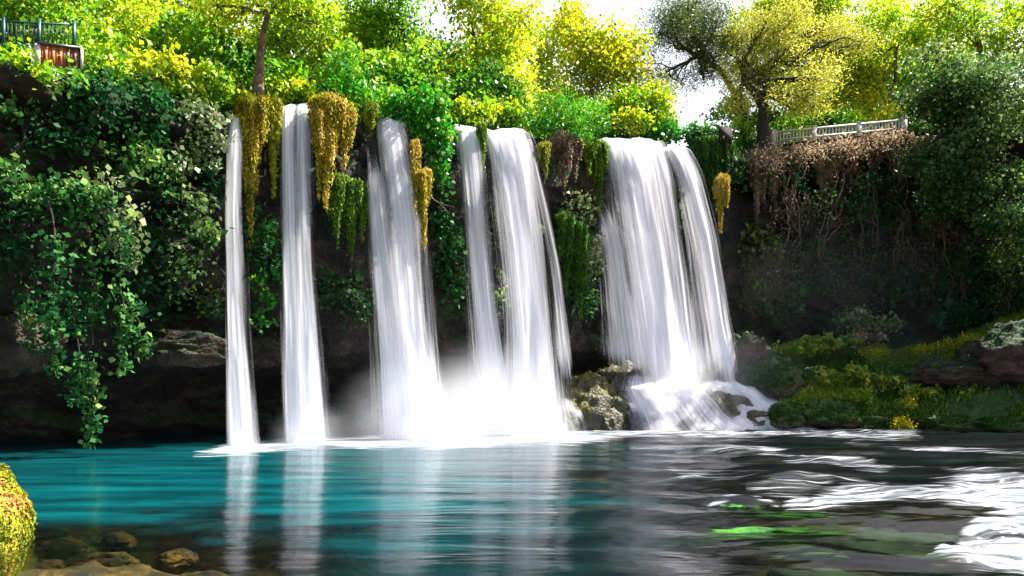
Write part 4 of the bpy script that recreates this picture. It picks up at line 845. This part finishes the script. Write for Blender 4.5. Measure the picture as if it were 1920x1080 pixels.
# ------------------------------------------------------------------ trees
G = 'trees on the plateau above the waterfalls'
tree('plane_tree', 'plane tree at the top left corner behind the green metal fence', 'tree', (40, 25), [(20, 0, 110, 60, 25), (-60, 60, 80, 60, 25), (110, 45, 80, 50, 27)], 'plane_green', 'bark', .2, 1.1, .3, .45, G)
tree('plane_tree', 'plane tree with sun on its trunk behind the wooden panel', 'tree', (95, 31), [(200, 30, 110, 80, 31), (240, 105, 80, 44, 31), (120, -40, 120, 60, 31)], 'plane', 'bark', .2, 1.1, .3, .6, G)
tree('plane_tree', 'full yellow green plane tree left of the slender trunk', 'tree', (340, 34), [(340, 40, 100, 90, 34), (400, 110, 80, 50, 34), (300, 130, 70, 36, 33)], 'plane', 'bark', .2, 1.1, .22, .62, G)
tree('plane_tree', 'plane tree with a bare slender trunk standing on the lip left of the second waterfall', 'tree', (485, 28.3), [(440, -30, 80, 50, 28.3), (560, -20, 80, 50, 28.3), (400, 10, 44, 26, 28.5), (585, 40, 40, 30, 28.5)], 'plane', 'bark', .19, .9, .22, .62, G,
     trunk=[(485, 150, 28.3), (488, 100, 28.3), (494, 60, 28.3), (503, 22, 28.3)])
tree('plane_tree', 'yellow green plane tree behind the slender trunk', 'tree', (560, 36), [(540, 60, 90, 70, 36), (620, 40, 90, 80, 36), (570, 120, 80, 40, 35)], 'plane', 'bark', .2, 1.1, .2, .55, G)
tree('plane_tree', 'dark green plane tree with a dark trunk behind the third waterfall', 'tree', (770, 36), [(760, 30, 90, 80, 36), (700, 90, 50, 70, 37), (820, 120, 80, 60, 36.5), (780, 160, 70, 34, 35)], 'plane_green', 'bark_dark', .2, 1.0, .32, .45, G)
tree('plane_tree', 'bright plane tree behind the middle waterfall', 'tree', (900, 39), [(890, 60, 90, 90, 39), (930, 150, 80, 60, 38.5), (850, 170, 60, 40, 38), (960, 60, 40, 60, 39)], 'plane', 'bark', .22, 1.1, .25, .66, G)
tree('plane_tree', 'thin plane tree with sky showing through left of the golden tree', 'tree', (1015, 46), [(1010, 100, 60, 70, 46), (1020, 190, 60, 44, 45), (1050, 60, 50, 50, 46)], 'plane', 'bark', .22, .7, .15, .6, G)
tree('golden_tree', 'tall golden yellow tree above the widest waterfall', 'tree', (1110, 43), [(1105, 40, 46, 70, 43), (1120, 120, 76, 54, 43), (1180, 150, 84, 50, 42.5), (1100, 190, 70, 40, 42), (1160, 85, 50, 40, 43), (1220, 200, 50, 40, 42)], 'yellow', 'bark', .22, 1.0, .18, .45, G)
tree('olive_tree', 'small olive green tree at the right foot of the golden tree', 'tree', (1215, 41), [(1205, 200, 50, 34, 41), (1160, 195, 40, 24, 41)], 'plane', 'bark_dark', .2, 1.1, .14, .35, G)
tree('pine_tree', 'twisted pine with a thick dark trunk and feathery yellow crown left of the white fence', 'tree', (1432, 43.5), [(1580, 70, 50, 30, 46), (1545, 45, 50, 30, 45.5), (1370, 60, 40, 26, 45), (1440, 150, 60, 36, 43.5), (1395, 120, 44, 34, 43.5), (1500, 110, 60, 34, 44), (1385, 188, 40, 18, 43), (1505, 185, 44, 26, 43.2), (1420, 60, 56, 30, 44), (1520, 150, 50, 30, 42.8), (1470, 195, 44, 22, 43), (1470, 40, 60, 30, 44.5)], 'feather', 'bark_dark', .26, 1.1, .42, .72, G,
     trunk=[(1432, 240, 43.5), (1430, 200, 43.5), (1418, 178, 43.5), (1395, 150, 43.5)], aspect=.25, sig=.42)
tree('pine_tree', 'leaning dark needled pine branches against the bright sky', 'tree', (1400, 45), [(1265, 90, 60, 34, 45), (1300, 50, 50, 40, 45), (1250, 135, 40, 26, 44.8), (1335, 110, 50, 44, 45), (1320, 150, 30, 34, 45), (1235, 60, 40, 30, 45), (1345, 50, 50, 44, 45), (1290, 10, 50, 40, 45)], 'olive', 'bark_dark', .3, 1.9, .3, .4, G,
     trunk=[(1395, 215, 45), (1375, 170, 45), (1350, 130, 45), (1310, 105, 45)], aspect=.16, sig=.5)
tree('plane_tree', 'yellow plane tree behind the left part of the white fence', 'tree', (1560, 54), [(1560, 60, 90, 80, 54), (1580, 160, 70, 50, 53), (1470, 10, 90, 50, 56)], 'plane', 'bark', .24, 1.0, .22, .66, G)
tree('plane_tree', 'yellow plane tree behind the right end of the white fence', 'tree', (1660, 52), [(1680, 50, 90, 70, 52), (1650, 170, 60, 54, 51), (1620, 120, 50, 50, 52)], 'plane', 'bark', .24, 1.0, .22, .66, G)
tree('plane_tree', 'sunlit plane tree crown at the top right corner', 'tree', (1850, 48), [(1830, 30, 120, 60, 48), (1930, 60, 80, 70, 47)], 'plane', 'bark', .22, 1.0, .25, .55, G)
tree('spreading_tree', 'large dark leaved tree leaning over the right cliff', 'tree', (1900, 42), [(1800, 130, 100, 70, 40), (1880, 200, 100, 80, 39), (1780, 240, 80, 70, 40), (1860, 320, 90, 70, 38.5), (1760, 330, 60, 50, 40), (1900, 420, 70, 60, 38), (1820, 400, 60, 50, 39)], 'dark', 'bark_dark', .23, .95, .5, .85, G, up=.3)
tree('plane_tree', 'low leafy tree between the thin plane tree and the bright one', 'tree', (960, 42), [(975, 200, 40, 30, 42)], 'yellow', 'bark', .2, .9, .1, .5, G)
# far growth behind the front rows
for i, (px, py, rx, ry, Y, lf, lb) in enumerate([(80, 60, 150, 80, 42, 'plane_green', 'background tree seen through the gaps at top left'), (300, 90, 150, 80, 46, 'plane_green', 'background tree left of the slender trunk, farther back'), (520, 110, 130, 70, 48, 'plane_green', 'background tree behind the second waterfall'),
        (720, 120, 120, 80, 50, 'plane_green', 'background tree behind the feathery bush'), (870, 150, 110, 70, 52, 'plane', 'background tree behind the bright plane tree'), (1600, 180, 140, 60, 62, 'plane_green', 'background tree beyond the white fence'), (1420, 215, 70, 26, 58, 'plane_green', 'background tree low behind the twisted pine'), (1750, 160, 100, 90, 60, 'plane_green', 'background tree behind the dark leaning tree'), (1440, 60, 100, 80, 58, 'plane', 'background tree showing yellow above the twisted pine'), (1540, 120, 90, 80, 60, 'plane', 'background tree between the pine and the fence trees')]):
    tree('background_tree', lb, 'tree', (px, Y), [(px, py, rx, ry, Y)], lf, 'bark_dark', .3, .75, .25, .35, G, branches=5)

# ------------------------------------------------------------------ fences, panel, board
def gz(px, Y): return float(lipZ(px))+min(max(Y-float(lipY(px)), 0), 40)*.02
white = plain('white_paint', (.62, .60, .56), .5, 0, .12, 8)
t = thing('white_fence', 'low white concrete balustrade running along the right cliff top', 'fence', P(1448, 276, 45))
A0, A1 = P(1375, 282, 45.2), P(1695, 252, 44.4); dr = A1-A0; Lf = np.linalg.norm(dr[:2]); ang = math.atan2(dr[1], dr[0]); tl = math.atan2(dr[2], Lf)
hh = .98
for s_ in (.235, .475, .735, 1.0):
    c = A0+dr*s_; mb = MB(); mb.box(c+[0, -.02, hh/2+.02], (.30, .24, hh+.06), ang); mb.box(c+[0, -.02, hh+.08], (.36, .30, .07), ang); mb.build('post', white, t)
for z_, th_ in ((hh-.02, .12), (.42, .09), (.06, .10)):
    mb = MB(); mb.box((A0+A1)/2+[0, 0, z_], (Lf, .12, th_), ang, tl); mb.build('rail', white, t)
bal = None
for i in range(52):
    s_ = (i+.5)/52; c = A0+dr*s_
    if bal is None:
        mb = MB(); mb.box((0, 0, .47), (.085, .07, hh-.1), ang); bal = mb.build('picket', white, None); bal.parent = t; o = bal
    else: o = bal.copy(); S.collection.objects.link(o); o.parent = t
    o.location = (c-np.array(t.location)).tolist()
def rails(name, label, a_, b_, h, n, mat, posts=3):
    t = thing(name, label, 'fence', a_); d_ = b_-a_; L_ = np.linalg.norm(d_[:2]); an = math.atan2(d_[1], d_[0]); ti = math.atan2(d_[2], L_)
    for z_ in (h, .15):
        mb = MB(); mb.box((a_+b_)/2+[0, 0, z_], (L_, .05, .05), an, ti); mb.build('rail', mat, t)
    for k in range(posts):
        mb = MB(); mb.box(a_+d_*k/(posts-1)+[0, -.03, h*.55], (.10, .10, h*1.1+.1), an); mb.build('post', mat, t)
    for k in range(n):
        mb = MB(); mb.box(a_+d_*(k+.5)/n+[0, 0, h/2+.07], (.028, .028, h-.15), an); mb.build('bar', mat, t)
green = plain('green_metal_paint', (.006, .06, .055), .4, 0, .2, 5)
rails('metal_fence', 'dark green metal bar fence behind the wooden panel at top left', P(-60, 88, 23.2), P(140, 96, 24), .95, 26, green, 4)
grey = plain('pale_metal_paint', (.13, .19, .18), .4, 0, .2, 5)
rails('metal_fence', 'pale metal railing left of the slender trunk', P(390, 172, 30), P(478, 168, 30.5), 1.3, 14, grey, 3)
rust = plain('rusty_board', (.36, .08, .02), .6, 0, .5, 3); rustd = plain('dark_red_board', (.13, .04, .03), .6, 0, .4, 3); dkm = plain('dark_cap', (.05, .06, .07), .4); pst = plain('whitewashed_wood', (.6, .52, .48), .7)  # boards of one wood, sunlit and shaded parts put into the colour
t = thing('wooden_panel', 'ribbed wooden panel coloured sunlit orange with a dark cap standing on the left cliff top', 'panel', P(112, 124, 21.2))
a_, b_ = P(76, 118, 20.9), P(151, 126, 21.6); d_ = b_-a_; an = math.atan2(d_[1], d_[0]); ti = math.atan2(d_[2], np.linalg.norm(d_[:2])); Lp = np.linalg.norm(d_[:2])
for k in range(11):
    mb = MB(); mb.box(a_+d_*(k+.5)/11+[0, -.02*(k % 2), .27], (Lp/11*.92, .05, .62), an, ti); mb.build('board', rust if k < 7 else rustd, t)
mb = MB(); mb.box((a_+b_)/2+[0, -.02, .60], (Lp+.1, .16, .06), an, ti); mb.build('cap', dkm, t)
mb = MB(); mb.box(a_+[-.08, -.02, .28], (.13, .12, .58), an); mb.build('post', pst, t)
mb = MB(); mb.box(b_+[.05, -.02, .27], (.07, .10, .64), an); mb.build('post', pst, t)
t = thing('sign_board', 'plain dark brown board tilted on a post left of the twisted pine', 'sign', P(1362, 274, 39.5))
mb = MB(); mb.box(P(1360, 253, 39.4), (.80, .06, .95), .1, -.12); o = mb.build('board', plain('brown_board', (.022, .007, .006), .9), t)
mb = MB(); mb.box(P(1362, 268, 39.5), (.08, .08, 1.0), .1); mb.build('post', plain('brown_post', (.08, .04, .03), .8), t)
# dry twig sticking out beside the third waterfall
t = thing('twig', 'bare dry twig sticking out right of the long golden moss streak', 'twig', P(802, 365, 29.6)); mb = MB()
mb.tube([P(802, 362, 29.6), P(815, 376, 29.3), P(832, 384, 29.1), P(852, 388, 29)], [.04, .03, .02, .01], 6); mb.tube([P(822, 380, 29.2), P(834, 392, 29), P(842, 400, 29)], [.025, .02, .01], 5); mb.build('branch', M['dry_wood'] if 'dry_wood' in M else M['bark'], t, True)
